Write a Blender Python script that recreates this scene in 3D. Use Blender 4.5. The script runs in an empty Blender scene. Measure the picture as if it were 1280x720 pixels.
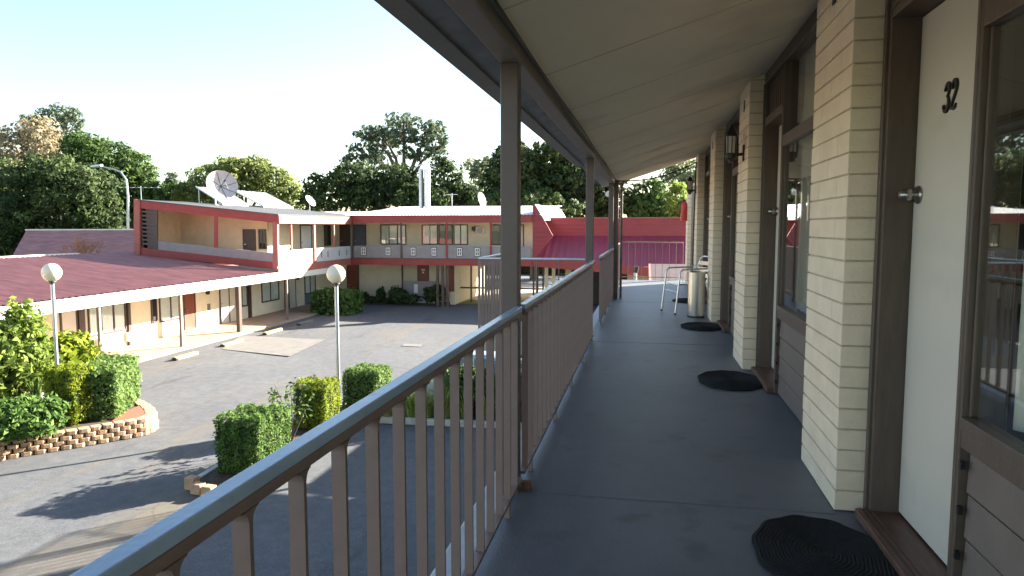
import bpy, bmesh, math, random
import numpy as np
from mathutils import Vector
random.seed(7); rng = np.random.default_rng(7)
C = bpy.data.collections.new('scene'); S = bpy.context.scene; S.collection.children.link(C)
R_ = math.radians

# ------------------------------------------------------------------ camera
FPX = 882.0; EYE = 1.3; PITCH = 4.989; YAW = 10.869
cam = bpy.data.cameras.new('camera'); co = bpy.data.objects.new('camera', cam); C.objects.link(co)
co.location = (0, 0, EYE); co.rotation_euler = (R_(90 - PITCH), 0, R_(YAW))
cam.sensor_width = 36; cam.lens = FPX / 1280 * 36; cam.clip_start = 0.05; cam.clip_end = 3000
S.camera = co
# ------------------------------------------------------------------ light
SUN_AZ, SUN_EL = 45.5, 21.0          # azimuth from +Y towards +X
w = bpy.data.worlds.new('World'); S.world = w; w.use_nodes = True
nt = w.node_tree; bg = nt.nodes['Background']
sk = nt.nodes.new('ShaderNodeTexSky'); sk.sky_type = 'NISHITA'; sk.sun_disc = False
sk.sun_elevation = R_(SUN_EL); sk.sun_rotation = R_(SUN_AZ)
sk.air_density = 1.0; sk.dust_density = 1.0; sk.ozone_density = 1.0
nt.links.new(sk.outputs[0], bg.inputs[0]); bg.inputs[1].default_value = 0.055
sl = bpy.data.lights.new('sun', 'SUN'); so = bpy.data.objects.new('sun', sl); C.objects.link(so)
sl.energy = 5.0; sl.angle = R_(0.5); sl.color = (1.0, 0.93, 0.82)
sd = Vector((math.sin(R_(SUN_AZ)) * math.cos(R_(SUN_EL)), math.cos(R_(SUN_AZ)) * math.cos(R_(SUN_EL)), math.sin(R_(SUN_EL))))
so.rotation_euler = sd.to_track_quat('Z', 'Y').to_euler(); so.location = (30, 30, 30)
S.view_settings.view_transform = 'Standard'; S.view_settings.look = 'None'
S.view_settings.exposure = 2.8; S.view_settings.gamma = 1

# ------------------------------------------------------------------ measuring: a pixel of the photo meets a plane
p_, a_ = R_(PITCH), R_(YAW)
Fv = np.array([-math.sin(a_) * math.cos(p_), math.cos(a_) * math.cos(p_), -math.sin(p_)])
Rv = np.array([math.cos(a_), math.sin(a_), 0]); Uv = np.cross(Rv, Fv); Ov = np.array([0, 0, EYE])
def ray(x, y): return Fv + Rv * (x - 640) / FPX + Uv * (360 - y) / FPX
def atX(x, y, v): d = ray(x, y); return Ov + d * v / d[0]
def atY(x, y, v): d = ray(x, y); return Ov + d * v / d[1]
def atZ(x, y, v=-3.5): d = ray(x, y); return Ov + d * (v - EYE) / d[2]
GZ = -3.5

# ------------------------------------------------------------------ object helpers
WORLD = {}
def tag(o, label=None, cat=None, group=None, kind=None):
    if label: o['label'] = label
    if cat: o['category'] = cat
    if group: o['group'] = group
    if kind: o['kind'] = kind
    return o
def thing(name, loc, label, cat, group=None):
    o = bpy.data.objects.new(name, None); C.objects.link(o); o.location = loc; o.empty_display_size = .2
    WORLD[o.name] = Vector(loc); return tag(o, label, cat, group)
class MB:
    def __init__(s): s.v = []; s.f = []
    def add(s, vs, fs):
        n = len(s.v); s.v += [tuple(v) for v in vs]; s.f += [tuple(i + n for i in f) for f in fs]; return s
    def box(s, x0, x1, y0, y1, z0, z1):
        if x0 > x1: x0, x1 = x1, x0
        if y0 > y1: y0, y1 = y1, y0
        if z0 > z1: z0, z1 = z1, z0
        return s.add([(x0,y0,z0),(x1,y0,z0),(x1,y1,z0),(x0,y1,z0),(x0,y0,z1),(x1,y0,z1),(x1,y1,z1),(x0,y1,z1)],
                     [(0,3,2,1),(4,5,6,7),(0,1,5,4),(1,2,6,5),(2,3,7,6),(3,0,4,7)])
    def obox(s, c, ax, ay, az):          # centre and three half-axis vectors
        c, ax, ay, az = map(Vector, (c, ax, ay, az)); vs = []
        for k in (-1, 1):
            for i, j in ((-1,-1),(1,-1),(1,1),(-1,1)): vs.append(c + ax*i + ay*j + az*k)
        return s.add(vs, [(0,3,2,1),(4,5,6,7),(0,1,5,4),(1,2,6,5),(2,3,7,6),(3,0,4,7)])
    def prism(s, pts, vec):              # polygon swept along a vector
        n = len(pts); a = [Vector(p) for p in pts]; b = [p + Vector(vec) for p in a]
        return s.add(a + b, [tuple(range(n))[::-1], tuple(range(n, 2*n))] + [(i, (i+1) % n, (i+1) % n + n, i + n) for i in range(n)])
    def tube(s, path, r, seg=8, cap=True):
        path = [Vector(p) for p in path]; n = len(path); rr = r if isinstance(r, (list, tuple)) else [r] * n
        base = len(s.v); prev = None
        for i, p in enumerate(path):
            t = (path[min(i+1, n-1)] - path[max(i-1, 0)])
            t = t.normalized() if t.length > 1e-9 else Vector((0,0,1))
            u = t.cross(Vector((0,0,1)) if abs(t.z) < .95 else Vector((0,1,0))) if prev is None else prev - t * prev.dot(t)
            u.normalize(); prev = u; v = t.cross(u)
            for k in range(seg):
                a = 2*math.pi*k/seg; s.v.append(tuple(p + (u*math.cos(a) + v*math.sin(a)) * rr[i]))
        for i in range(n-1):
            for k in range(seg):
                a = base+i*seg+k; b = base+i*seg+(k+1) % seg; s.f.append((a, b, b+seg, a+seg))
        if cap:
            s.f.append(tuple(base+k for k in range(seg))[::-1]); s.f.append(tuple(base+(n-1)*seg+k for k in range(seg)))
        return s
    def lathe(s, prof, c, seg=24, axis=None):
        c = Vector(c); ax = Vector(axis or (0,0,1)).normalized()
        u = ax.cross(Vector((0,1,0)) if abs(ax.y) < .9 else Vector((1,0,0))).normalized(); v = ax.cross(u); base = len(s.v)
        for r, h in prof:
            for k in range(seg):
                a = 2*math.pi*k/seg; s.v.append(tuple(c + ax*h + (u*math.cos(a)+v*math.sin(a))*r))
        for i in range(len(prof)-1):
            for k in range(seg):
                a = base+i*seg+k; b = base+i*seg+(k+1) % seg; s.f.append((a, b, b+seg, a+seg))
        s.f.append(tuple(base+k for k in range(seg))[::-1]); s.f.append(tuple(base+(len(prof)-1)*seg+k for k in range(seg)))
        return s
    def build(s, name, mat, parent=None, bevel=0, smooth=False, seg=2):
        V = np.array(s.v, dtype=float); lo, hi = V.min(0), V.max(0)
        org = Vector(((lo[0]+hi[0])/2, (lo[1]+hi[1])/2, lo[2]))
        me = bpy.data.meshes.new(name); me.from_pydata((V - np.array(org)).tolist(), [], s.f)
        bm = bmesh.new(); bm.from_mesh(me); bmesh.ops.recalc_face_normals(bm, faces=bm.faces); bm.to_mesh(me); bm.free()
        o = bpy.data.objects.new(name, me); C.objects.link(o); me.materials.append(mat)
        if parent is not None: o.parent = parent; o.location = org - WORLD[parent.name]
        else: o.location = org
        WORLD[o.name] = org
        if smooth:
            me.polygons.foreach_set('use_smooth', [True]*len(me.polygons))
            try: me.set_sharp_from_angle(angle=R_(40))
            except Exception: pass
        if bevel:
            m = o.modifiers.new('b', 'BEVEL'); m.width = bevel; m.segments = seg; m.limit_method = 'ANGLE'; m.angle_limit = R_(40)
        return o
def part(name, mat, parent, *boxes, bevel=0):
    m = MB()
    for b in boxes: m.box(*b)
    return m.build(name, mat, parent, bevel)

# ------------------------------------------------------------------ materials
def mat(name, col, rough=.6, metal=0, var=.12, scale=6, bump=0, bscale=40, spec=.5, col2=None, dirt=None, stretch=None, detail=6):
    m = bpy.data.materials.new(name); m.use_nodes = True; n = m.node_tree.nodes; l = m.node_tree.links; b = n['Principled BSDF']
    tc = n.new('ShaderNodeTexCoord'); mp = n.new('ShaderNodeMapping'); l.new(tc.outputs['Object'], mp.inputs[0])
    if stretch: mp.inputs['Scale'].default_value = stretch
    no = n.new('ShaderNodeTexNoise'); no.inputs['Scale'].default_value = scale; no.inputs['Detail'].default_value = detail; no.inputs['Roughness'].default_value = .65
    l.new(mp.outputs[0], no.inputs['Vector'])
    rp = n.new('ShaderNodeValToRGB'); l.new(no.outputs['Fac'], rp.inputs[0])
    c2 = col2 or tuple(min(1, c*(1+var)) for c in col)
    c1 = tuple(c*(1-var) for c in col) if not col2 else col
    rp.color_ramp.elements[0].position = .32; rp.color_ramp.elements[1].position = .68
    rp.color_ramp.elements[0].color = (*c1, 1); rp.color_ramp.elements[1].color = (*c2, 1)
    out = rp.outputs[0]
    if dirt:                                # dirt = (colour, scale, threshold, amount): grime with its own blotchy shape
        n2 = n.new('ShaderNodeTexNoise'); n2.inputs['Scale'].default_value = dirt[1]; n2.inputs['Detail'].default_value = 8; l.new(mp.outputs[0], n2.inputs['Vector'])
        r2 = n.new('ShaderNodeValToRGB'); l.new(n2.outputs['Fac'], r2.inputs[0])
        r2.color_ramp.elements[0].position = dirt[2]; r2.color_ramp.elements[1].position = dirt[2]+.15
        r2.color_ramp.elements[0].color = (0,0,0,1); r2.color_ramp.elements[1].color = (dirt[3],)*3+(1,)
        mx = n.new('ShaderNodeMix'); mx.data_type = 'RGBA'; l.new(r2.outputs[0], mx.inputs[0]); l.new(out, mx.inputs[6]); mx.inputs[7].default_value = (*dirt[0], 1); out = mx.outputs[2]
    l.new(out, b.inputs['Base Color'])
    b.inputs['Roughness'].default_value = rough; b.inputs['Metallic'].default_value = metal; b.inputs['Specular IOR Level'].default_value = spec
    if bump:
        nb = n.new('ShaderNodeTexNoise'); nb.inputs['Scale'].default_value = bscale; nb.inputs['Detail'].default_value = 4; l.new(tc.outputs['Object'], nb.inputs['Vector'])
        bp = n.new('ShaderNodeBump'); bp.inputs['Strength'].default_value = bump; bp.inputs['Distance'].default_value = .01
        l.new(nb.outputs['Fac'], bp.inputs['Height']); l.new(bp.outputs[0], b.inputs['Normal'])
    return m
M = {}
M['floor'] = mat('painted_walkway', (.125,.132,.146), .5, var=.2, scale=.8, bump=.25, bscale=90, dirt=((.075,.073,.07), 5.0, .58, .75), detail=12)
M['joint'] = mat('painted_joint', (.10,.11,.125), .55, var=.3, scale=3)
M['slab_edge'] = mat('slab_edge', (.5,.5,.5), .6, var=.15, scale=8)
M['brick'] = mat('cream_painted_brick', (.86,.71,.52), .7, var=.07, scale=5, bump=.35, bscale=90, dirt=((.45,.37,.24), 3, .66, .35))
M['mortar'] = mat('cream_mortar', (.5,.42,.31), .9, var=.15, scale=20, bump=.3)
M['frame'] = mat('brown_painted_timber', (.105,.075,.055), .5, var=.15, scale=5, bump=.12, bscale=60, stretch=(8,8,1))
M['board'] = mat('brown_painted_boards', (.17,.135,.115), .55, var=.12, scale=4, bump=.12, bscale=60)
M['door'] = mat('cream_door_paint', (.64,.59,.50), .5, var=.03, scale=2, bump=.06, bscale=30, dirt=((.5,.44,.34), 3.5, .6, .45))
M['sill'] = mat('varnished_threshold', (.12,.06,.04), .45, var=.3, scale=10, stretch=(8,1,8))
M['ceiling'] = mat('offwhite_soffit', (.78,.67,.5), .8, var=.05, scale=1.2, bump=.06, bscale=30, dirt=((.5,.42,.3), 1.1, .54, .6))
M['cjoint'] = mat('soffit_joint', (.5,.43,.32), .85, var=.3, scale=2)
M['beam'] = mat('brown_beam', (.20,.165,.14), .55, var=.12, scale=4, bump=.1)
M['eave'] = mat('weathered_eave_sheet', (.3,.29,.28), .6, var=.2, scale=3, dirt=((.15,.13,.11), 4, .55, .7))
M['gutter'] = mat('dark_gutter', (.09,.085,.085), .5, var=.2, scale=6)
M['rail_top'] = mat('sky_tinted_rail_paint', (.40,.54,.70), .22, var=.12, scale=5, bump=.1, bscale=80, dirt=((.2,.17,.15), 9, .64, .8))  # blue of the reflected sky is put into the grey base colour
M['rail'] = mat('brown_rail_paint', (.25,.17,.14), .5, var=.1, scale=9, bump=.1, bscale=80, dirt=((.13,.07,.04), 14, .68, .8))
M['post'] = mat('brown_post_paint', (.15,.105,.09), .45, var=.12, scale=6, bump=.08)
M['black'] = mat('black_metal', (.012,.012,.012), .4, var=.3, scale=9)
M['mat'] = mat('black_coir', (.012,.012,.013), .95, var=.4, scale=60, bump=1.0, bscale=220)
M['steel'] = mat('brushed_steel', (.62,.60,.56), .28, metal=1, var=.06, scale=30, stretch=(1,1,.02))
M['knob'] = mat('satin_knob', (.42,.4,.37), .3, metal=1, var=.1)
M['alu'] = mat('aluminium', (.8,.8,.8), .3, metal=1, var=.05, scale=12)
M['galv'] = mat('galvanised_steel', (.5,.52,.54), .4, metal=.8, var=.15, scale=20)
M['red_plastic'] = mat('red_paint', (.5,.03,.02), .35, var=.1)
M['white'] = mat('white_paint', (.75,.74,.7), .5, var=.05, scale=5)
M['cable'] = mat('dark_cable', (.05,.045,.04), .6)
M['curtain'] = mat('sheer_curtain', (.85,.8,.68), .9, var=.06, scale=5)
M['blind'] = mat('pale_blind', (.85,.85,.82), .8, var=.06, scale=5)
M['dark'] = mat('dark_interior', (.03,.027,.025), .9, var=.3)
M['globe'] = mat('opal_globe', (.85,.73,.52), .25, var=.04, scale=3)
M['cream_wall'] = mat('cream_render', (.72,.64,.47), .85, var=.06, scale=2, bump=.15, bscale=30, dirt=((.5,.42,.3), 1.5, .62, .4))
M['tan_wall'] = mat('tan_brick_wall', (.66,.53,.35), .85, var=.1, scale=2.5, bump=.2, bscale=30)
M['fascia_white'] = mat('white_fascia', (.78,.72,.6), .55, var=.05, scale=2, dirt=((.6,.48,.36), .9, .6, .5))
M['red'] = mat('red_fascia', (.27,.035,.03), .55, var=.14, scale=2.5, bump=.08)
M['redfade'] = mat('faded_red_paint', (.36,.11,.08), .6, var=.14, scale=2.5)
M['redsheet'] = mat('red_wall_sheet', (.26,.022,.03), .5, var=.1, scale=1.2)
M['purple'] = mat('maroon_roof_sheet', (.33,.14,.125), .5, var=.3, scale=2.5, dirt=((.42,.22,.2), 2.0, .55, .6), stretch=(.35,3,1))
M['whiteroof'] = mat('pale_roof_sheet', (.68,.68,.66), .4, var=.08, scale=1.5)
M['greyroof'] = mat('weathered_grey_roof', (.08,.078,.076), .6, var=.15, scale=1, dirt=((.07,.065,.06), 1.4, .55, .6))
M['greypanel'] = mat('grey_balcony_panel', (.25,.23,.22), .6, var=.1, scale=3)
M['palepanel'] = mat('pale_balcony_panel', (.52,.5,.47), .6, var=.08, scale=3)
M['brown_door'] = mat('red_brown_door', (.19,.05,.025), .45, var=.2, scale=4, stretch=(4,4,.5))
M['dbrown'] = mat('dark_brown_frame', (.07,.045,.035), .5, var=.15)
M['bluepanel'] = mat('blue_grey_panel', (.1,.12,.17), .6, var=.1)
M['patch'] = mat('patched_concrete', (.155,.145,.13), .85, var=.12, scale=1.5, bump=.3, bscale=60, dirt=((.10,.098,.092), 1.8, .55, .7))
M['concrete'] = mat('pale_concrete', (.42,.38,.32), .85, var=.1, scale=2, bump=.2, bscale=60, dirt=((.28,.24,.2), 1.2, .56, .6))
M['path'] = mat('pink_paving', (.34,.245,.18), .85, var=.12, scale=3, bump=.2, bscale=60)
M['kerbm'] = mat('kerb_concrete', (.5,.46,.4), .85, var=.12, scale=5, bump=.3, bscale=60, dirt=((.25,.22,.18), 4, .56, .7))
M['block'] = mat('sandstone_block', (.42,.27,.16), .9, var=.28, scale=4, bump=.6, bscale=45, dirt=((.24,.15,.09), 7, .55, .6))
M['soil'] = mat('dark_soil', (.07,.045,.03), .95, var=.4, scale=12, bump=.8, bscale=40)
M['mulch'] = mat('red_mulch', (.32,.09,.05), .95, var=.4, scale=30, bump=.8, bscale=60)
M['bark'] = mat('bark', (.12,.09,.065), .9, var=.35, scale=5, bump=.6, bscale=20)
M['palebark'] = mat('pale_bark', (.4,.36,.3), .85, var=.3, scale=4, bump=.4, bscale=20)
M['twig'] = mat('dry_twig', (.42,.2,.1), .8, var=.3)
M['yellow'] = mat('worn_yellow_paint', (.6,.5,.08), .7, var=.2, scale=9, dirt=((.3,.28,.24), 12, .5, .8))
M['carpaint'] = mat('silver_blue_paint', (.42,.48,.55), .22, metal=.4, var=.02)
M['carglass'] = mat('car_glass', (.02,.03,.035), .06, var=.1, spec=.8)
M['tyre'] = mat('tyre', (.02,.02,.02), .85)
M['redlens'] = mat('red_lens', (.5,.01,.01), .15)
M['dirt'] = mat('ground_earth', (.11,.115,.06), .95, var=.4, scale=.15, bump=.3, bscale=4)

def louvre_lines(m, axis, pitch, strength=.6, dist=.02):     # ribs / board joints as bump on a flat sheet
    n = m.node_tree.nodes; l = m.node_tree.links; b = n['Principled BSDF']
    tc = n.new('ShaderNodeTexCoord'); sx = n.new('ShaderNodeSeparateXYZ'); l.new(tc.outputs['Object'], sx.inputs[0])
    d = n.new('ShaderNodeMath'); d.operation = 'MULTIPLY'; d.inputs[1].default_value = 2*math.pi/pitch; l.new(sx.outputs[axis], d.inputs[0])
    c = n.new('ShaderNodeMath'); c.operation = 'COSINE'; l.new(d.outputs[0], c.inputs[0])
    p = n.new('ShaderNodeMath'); p.operation = 'POWER'; ab = n.new('ShaderNodeMath'); ab.operation = 'ABSOLUTE'; l.new(c.outputs[0], ab.inputs[0]); l.new(ab.outputs[0], p.inputs[0]); p.inputs[1].default_value = 4
    bp = n.new('ShaderNodeBump'); bp.inputs['Strength'].default_value = strength; bp.inputs['Distance'].default_value = dist
    l.new(p.outputs[0], bp.inputs['Height']); l.new(bp.outputs[0], b.inputs['Normal'])
    return m
louvre_lines(M['redsheet'], 2, .5, .3, .02)

def asphalt():
    m = bpy.data.materials.new('courtyard_asphalt'); m.use_nodes = True; n = m.node_tree.nodes; l = m.node_tree.links; b = n['Principled BSDF']
    tc = n.new('ShaderNodeTexCoord')
    def noise(s, d=6, r=.6, st=None):
        x = n.new('ShaderNodeTexNoise'); x.inputs['Scale'].default_value = s; x.inputs['Detail'].default_value = d; x.inputs['Roughness'].default_value = r
        if st:
            mp = n.new('ShaderNodeMapping'); mp.inputs['Scale'].default_value = st; mp.inputs['Rotation'].default_value = (0,0,R_(35)); l.new(tc.outputs['Object'], mp.inputs[0]); l.new(mp.outputs[0], x.inputs['Vector'])
        else: l.new(tc.outputs['Object'], x.inputs['Vector'])
        return x.outputs['Fac']
    def ramp(src, a, ca, bb, cb):
        r = n.new('ShaderNodeValToRGB'); l.new(src, r.inputs[0]); r.color_ramp.elements[0].position = a; r.color_ramp.elements[1].position = bb
        r.color_ramp.elements[0].color = (*ca, 1); r.color_ramp.elements[1].color = (*cb, 1); return r.outputs[0]
    def mix(f, a, c, mode='MIX'):
        x = n.new('ShaderNodeMix'); x.data_type = 'RGBA'; x.blend_type = mode
        if isinstance(f, float): x.inputs[0].default_value = f
        else: l.new(f, x.inputs[0])
        l.new(a, x.inputs[6])
        if isinstance(c, tuple): x.inputs[7].default_value = (*c, 1)
        else: l.new(c, x.inputs[7])
        return x.outputs[2]
    col = ramp(noise(.22), .3, (.094,.098,.104), .7, (.125,.128,.13))
    g = (0,0,0); wht = (1,1,1)
    col = mix(ramp(noise(60, 3, .8), .3, (.72,)*3, .7, (1.25,)*3), col, col) if False else col
    col = mix(1.0, col, ramp(noise(55, 3, .8), .3, (.5,)*3, .7, (1.45,)*3), 'MULTIPLY')
    col = mix(1.0, col, ramp(noise(3.5, 8, .7), .3, (.78,)*3, .7, (1.18,)*3), 'MULTIPLY')
    col = mix(ramp(noise(.5, 8, .65, (1,.18,1)), .52, g, .70, (.7,)*3), col, (.15,.12,.08))        # tan silt streaks along the fall of the yard
    col = mix(ramp(noise(.8, 10, .7, (1,.25,1)), .57, g, .66, (.7,)*3), col, (.055,.053,.052))     # old oil and patching
    v = n.new('ShaderNodeTexVoronoi'); v.feature = 'DISTANCE_TO_EDGE'; v.inputs['Scale'].default_value = .33
    wn = n.new('ShaderNodeTexNoise'); wn.inputs['Scale'].default_value = 1.5; wn.inputs['Detail'].default_value = 5; l.new(tc.outputs['Object'], wn.inputs['Vector'])
    ad = n.new('ShaderNodeVectorMath'); ad.operation = 'MULTIPLY_ADD'; ad.inputs[1].default_value = (.9,.9,0); l.new(wn.outputs['Color'], ad.inputs[0]); l.new(tc.outputs['Object'], ad.inputs[2]); l.new(ad.outputs[0], v.inputs['Vector'])
    ck = n.new('ShaderNodeMath'); ck.operation = 'MULTIPLY'; l.new(ramp(v.outputs['Distance'], .0, (.6,)*3, .007, g), ck.inputs[0]); l.new(ramp(noise(.35, 4), .5, g, .62, wht), ck.inputs[1])
    col = mix(ck.outputs[0], col, (.04,.038,.036))            # cracks
    l.new(col, b.inputs['Base Color']); b.inputs['Roughness'].default_value = .85; b.inputs['Specular IOR Level'].default_value = .3
    bp = n.new('ShaderNodeBump'); bp.inputs['Strength'].default_value = .5; bp.inputs['Distance'].default_value = .012; l.new(noise(70, 3, .8), bp.inputs['Height']); l.new(bp.outputs[0], b.inputs['Normal'])
    return m
M['asphalt'] = asphalt()

def glass(name, tint=(.9,.93,.92), mirror=.25):
    m = bpy.data.materials.new(name); m.use_nodes = True; n = m.node_tree.nodes; l = m.node_tree.links
    n.remove(n['Principled BSDF']); out = n['Material Output']
    t = n.new('ShaderNodeBsdfTransparent'); t.inputs[0].default_value = (*tint, 1); g = n.new('ShaderNodeBsdfGlossy'); g.inputs['Roughness'].default_value = .015
    lw = n.new('ShaderNodeLayerWeight'); lw.inputs[0].default_value = .5; pw = n.new('ShaderNodeMath'); pw.operation = 'POWER'; pw.inputs[1].default_value = 4; l.new(lw.outputs['Facing'], pw.inputs[0])
    ma = n.new('ShaderNodeMath'); ma.operation = 'ADD'; ma.inputs[1].default_value = mirror*.5; ma.use_clamp = True; l.new(pw.outputs[0], ma.inputs[0])
    # slight waviness of old window glass
    no = n.new('ShaderNodeTexNoise'); no.inputs['Scale'].default_value = 1.5; bp = n.new('ShaderNodeBump'); bp.inputs['Strength'].default_value = .02; l.new(no.outputs[0], bp.inputs['Height']); l.new(bp.outputs[0], g.inputs['Normal'])
    mx = n.new('ShaderNodeMixShader'); l.new(ma.outputs[0], mx.inputs[0]); l.new(t.outputs[0], mx.inputs[1]); l.new(g.outputs[0], mx.inputs[2]); l.new(mx.outputs[0], out.inputs[0])
    return m
M['glass'] = glass('window_glass', (.93,.95,.93), .15)

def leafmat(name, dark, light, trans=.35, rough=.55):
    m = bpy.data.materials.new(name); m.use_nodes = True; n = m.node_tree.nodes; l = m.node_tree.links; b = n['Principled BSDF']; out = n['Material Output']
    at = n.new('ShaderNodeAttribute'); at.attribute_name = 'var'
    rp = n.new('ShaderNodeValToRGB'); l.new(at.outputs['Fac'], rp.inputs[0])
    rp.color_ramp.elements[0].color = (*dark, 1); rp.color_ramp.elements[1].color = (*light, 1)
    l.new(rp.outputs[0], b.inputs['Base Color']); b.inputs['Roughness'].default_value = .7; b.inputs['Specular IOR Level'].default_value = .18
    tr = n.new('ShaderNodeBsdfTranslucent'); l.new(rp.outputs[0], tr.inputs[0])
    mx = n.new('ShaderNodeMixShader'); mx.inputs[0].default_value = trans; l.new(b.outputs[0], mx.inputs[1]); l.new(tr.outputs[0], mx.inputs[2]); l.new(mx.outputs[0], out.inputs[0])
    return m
L = {}
L['dark'] = leafmat('dark_evergreen_leaf', (.022,.042,.016), (.12,.165,.055))
L['mid'] = leafmat('green_leaf', (.035,.07,.02), (.15,.23,.06))
L['gum'] = leafmat('gum_leaf', (.06,.085,.055), (.19,.24,.13))
L['olive'] = leafmat('olive_leaf', (.10,.14,.04), (.34,.38,.13), .5)
L['light'] = leafmat('light_green_leaf', (.12,.18,.035), (.32,.4,.09), .5)
L['tan'] = leafmat('autumn_leaf', (.22,.18,.10), (.48,.42,.28), .4)
L['pale'] = leafmat('pale_green_leaf', (.16,.2,.1), (.34,.36,.2), .45)
L['yellow'] = leafmat('yellow_green_leaf', (.11,.16,.015), (.32,.37,.035), .45)
L['hedge'] = leafmat('hedge_leaf', (.03,.07,.016), (.17,.28,.06), .35)
L['hedge2'] = leafmat('privet_leaf', (.07,.13,.03), (.22,.32,.09), .4)
L['bright'] = leafmat('bamboo_leaf', (.1,.16,.03), (.27,.34,.06), .5)
L['rust'] = leafmat('rusty_leaf', (.2,.06,.03), (.35,.12,.05), .3)
L['grass'] = leafmat('grass_blade', (.2,.27,.05), (.46,.52,.14), .45)
L['drygrass'] = leafmat('dry_grass_blade', (.35,.25,.12), (.5,.4,.2), .4)
L['core'] = mat('hedge_twigs', (.022,.03,.014), .95, var=.5, scale=15, bump=.6, bscale=20)

def leaves(name, mtl, parent, cents, normals, sizes, var, aspect=1.6, jitter=.9):
    n = len(cents); nr = normals + rng.normal(0, jitter, (n, 3)); nr /= np.linalg.norm(nr, axis=1)[:, None] + 1e-9
    t = np.cross(nr, rng.normal(0, 1, (n, 3))); t /= np.linalg.norm(t, axis=1)[:, None] + 1e-9; bt = np.cross(nr, t)
    s = sizes[:, None] * .5
    # a bent leaf: 4-corner rhombus folded slightly
    a = cents - t * s * aspect; c = cents + t * s * aspect; b = cents + bt * s + nr * s * .25; d = cents - bt * s + nr * s * .25
    V = np.stack([a, b, c, d], 1).reshape(-1, 3)
    lo, hi = V.min(0), V.max(0); org = np.array([(lo[0]+hi[0])/2, (lo[1]+hi[1])/2, lo[2]])
    me = bpy.data.meshes.new(name); me.vertices.add(4*n); me.vertices.foreach_set('co', (V-org).ravel())
    me.loops.add(4*n); me.loops.foreach_set('vertex_index', np.arange(4*n, dtype=np.int32))
    me.polygons.add(n); me.polygons.foreach_set('loop_start', np.arange(0, 4*n, 4, dtype=np.int32)); me.polygons.foreach_set('loop_total', np.full(n, 4, dtype=np.int32))
    me.update(); at = me.attributes.new('var', 'FLOAT', 'FACE'); at.data.foreach_set('value', np.clip(var, 0, 1).astype(np.float32))
    me.materials.append(mtl); o = bpy.data.objects.new(name, me); C.objects.link(o); org = Vector(org)
    if parent is not None: o.parent = parent; o.location = org - WORLD[parent.name]
    else: o.location = org
    WORLD[o.name] = org
    return o
def unit(n): v = rng.normal(0, 1, (n, 3)); return v / np.linalg.norm(v, axis=1)[:, None]
def crown_points(blobs, leaf, dens=1.0, clump=.3, openness=.0, flat=.7):
    P, N, V, Sz = [], [], [], []
    for (c, r) in blobs:
        c = np.array(c); r = np.array(r); area = 4*math.pi*((r[0]*r[1]+r[1]*r[2]+r[0]*r[2])/3)
        cr = clump*min(r); cr = max(cr, leaf*1.5); nc = max(6, int(area/(cr*cr)*.55*(1-openness)))
        u = unit(nc); rad = rng.uniform(.72, 1.04, nc)[:, None]; cc = c + u*r*rad
        cs = cr*rng.uniform(.6, 1.45, nc)
        per = max(8, int(dens*2.6*cr*cr*4/(leaf*leaf)*.28))
        for k in range(nc):
            q = unit(per); q[:, 2] *= flat; rr = rng.uniform(.35, 1, per)[:, None]**.5
            pt = cc[k] + q*cs[k]*rr; P.append(pt); N.append(q*.8 + u[k]*.7 + np.array([0,0,.4])); 
            V.append(np.full(per, rng.uniform(.05,.75)) + rng.normal(0,.08,per)); Sz.append(rng.uniform(.6,1.3,per)*leaf)
        ni = int(area/(leaf*leaf)*.12*(1-openness)); q = unit(ni)   # interior leaves
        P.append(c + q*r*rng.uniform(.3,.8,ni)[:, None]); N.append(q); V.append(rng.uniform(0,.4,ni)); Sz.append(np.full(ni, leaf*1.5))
    return map(np.concatenate, (P, N, Sz, V))
def tree(name, label, Y, blobs_px, mtl, leaf=.34, dens=1.0, clump=.3, openness=0, trunk=None, bark='bark', group=None, cat='tree', depth=1.0, base=GZ, limbs=5, cy=0):
    """blobs_px: (x, y, rx, ry) crown masses measured in photo pixels at distance Y"""
    B = []; leaf *= .74
    for i, (x, y, rx, ry) in enumerate(blobs_px):
        c = atY(x, y, Y + rng.uniform(-1, 1)*depth*rx*Y/FPX*.5); k = (c[1]*math.cos(a_) - c[0]*math.sin(a_))/FPX
        B.append((c, (rx*k, rx*k*depth, ry*k)))
    if trunk is None: tx = np.mean([b[0][0] for b in B])
    else: tx = atY(trunk, 300, Y)[0]
    root = thing(name, (tx, Y, base), label, cat, group)
    P, N, Sz, V = crown_points(B, leaf, dens, clump, openness)
    leaves('crown', mtl, root, P, N, Sz, V, aspect=1.9)
    m = MB(); top = max(b[0][2] for b in B); low = min(b[0][2]-b[1][2]*.5 for b in B); H = max(top-base, 1)
    fork = Vector((tx, Y, base + (low-base)*.7 + .05*H)); r0 = .035*H
    m.tube([(tx, Y, base-.1), (tx+.1, Y, base+(fork.z-base)*.5), fork], [r0, r0*.8, r0*.65], 9)
    bs = sorted(B, key=lambda b: -b[1][0]*b[1][2])[:max(limbs, 1)]
    for (c, r) in bs:
        c = Vector(c); mid = fork.lerp(c, .5) + Vector((rng.uniform(-.3,.3), rng.uniform(-.3,.3), .05*H))
        m.tube([fork, mid, c], [r0*.5, r0*.3, r0*.12], 7)
        for k in range(5):
            u = unit(1)[0]*np.array(r)*.85; e = c + Vector(u); m.tube([mid.lerp(c,.6), c.lerp(e,.55)+Vector((0,0,.1)), e], [r0*.18, r0*.1, r0*.03], 5)
    m.build('trunk', M[bark], root, smooth=True)
    return root
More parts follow.
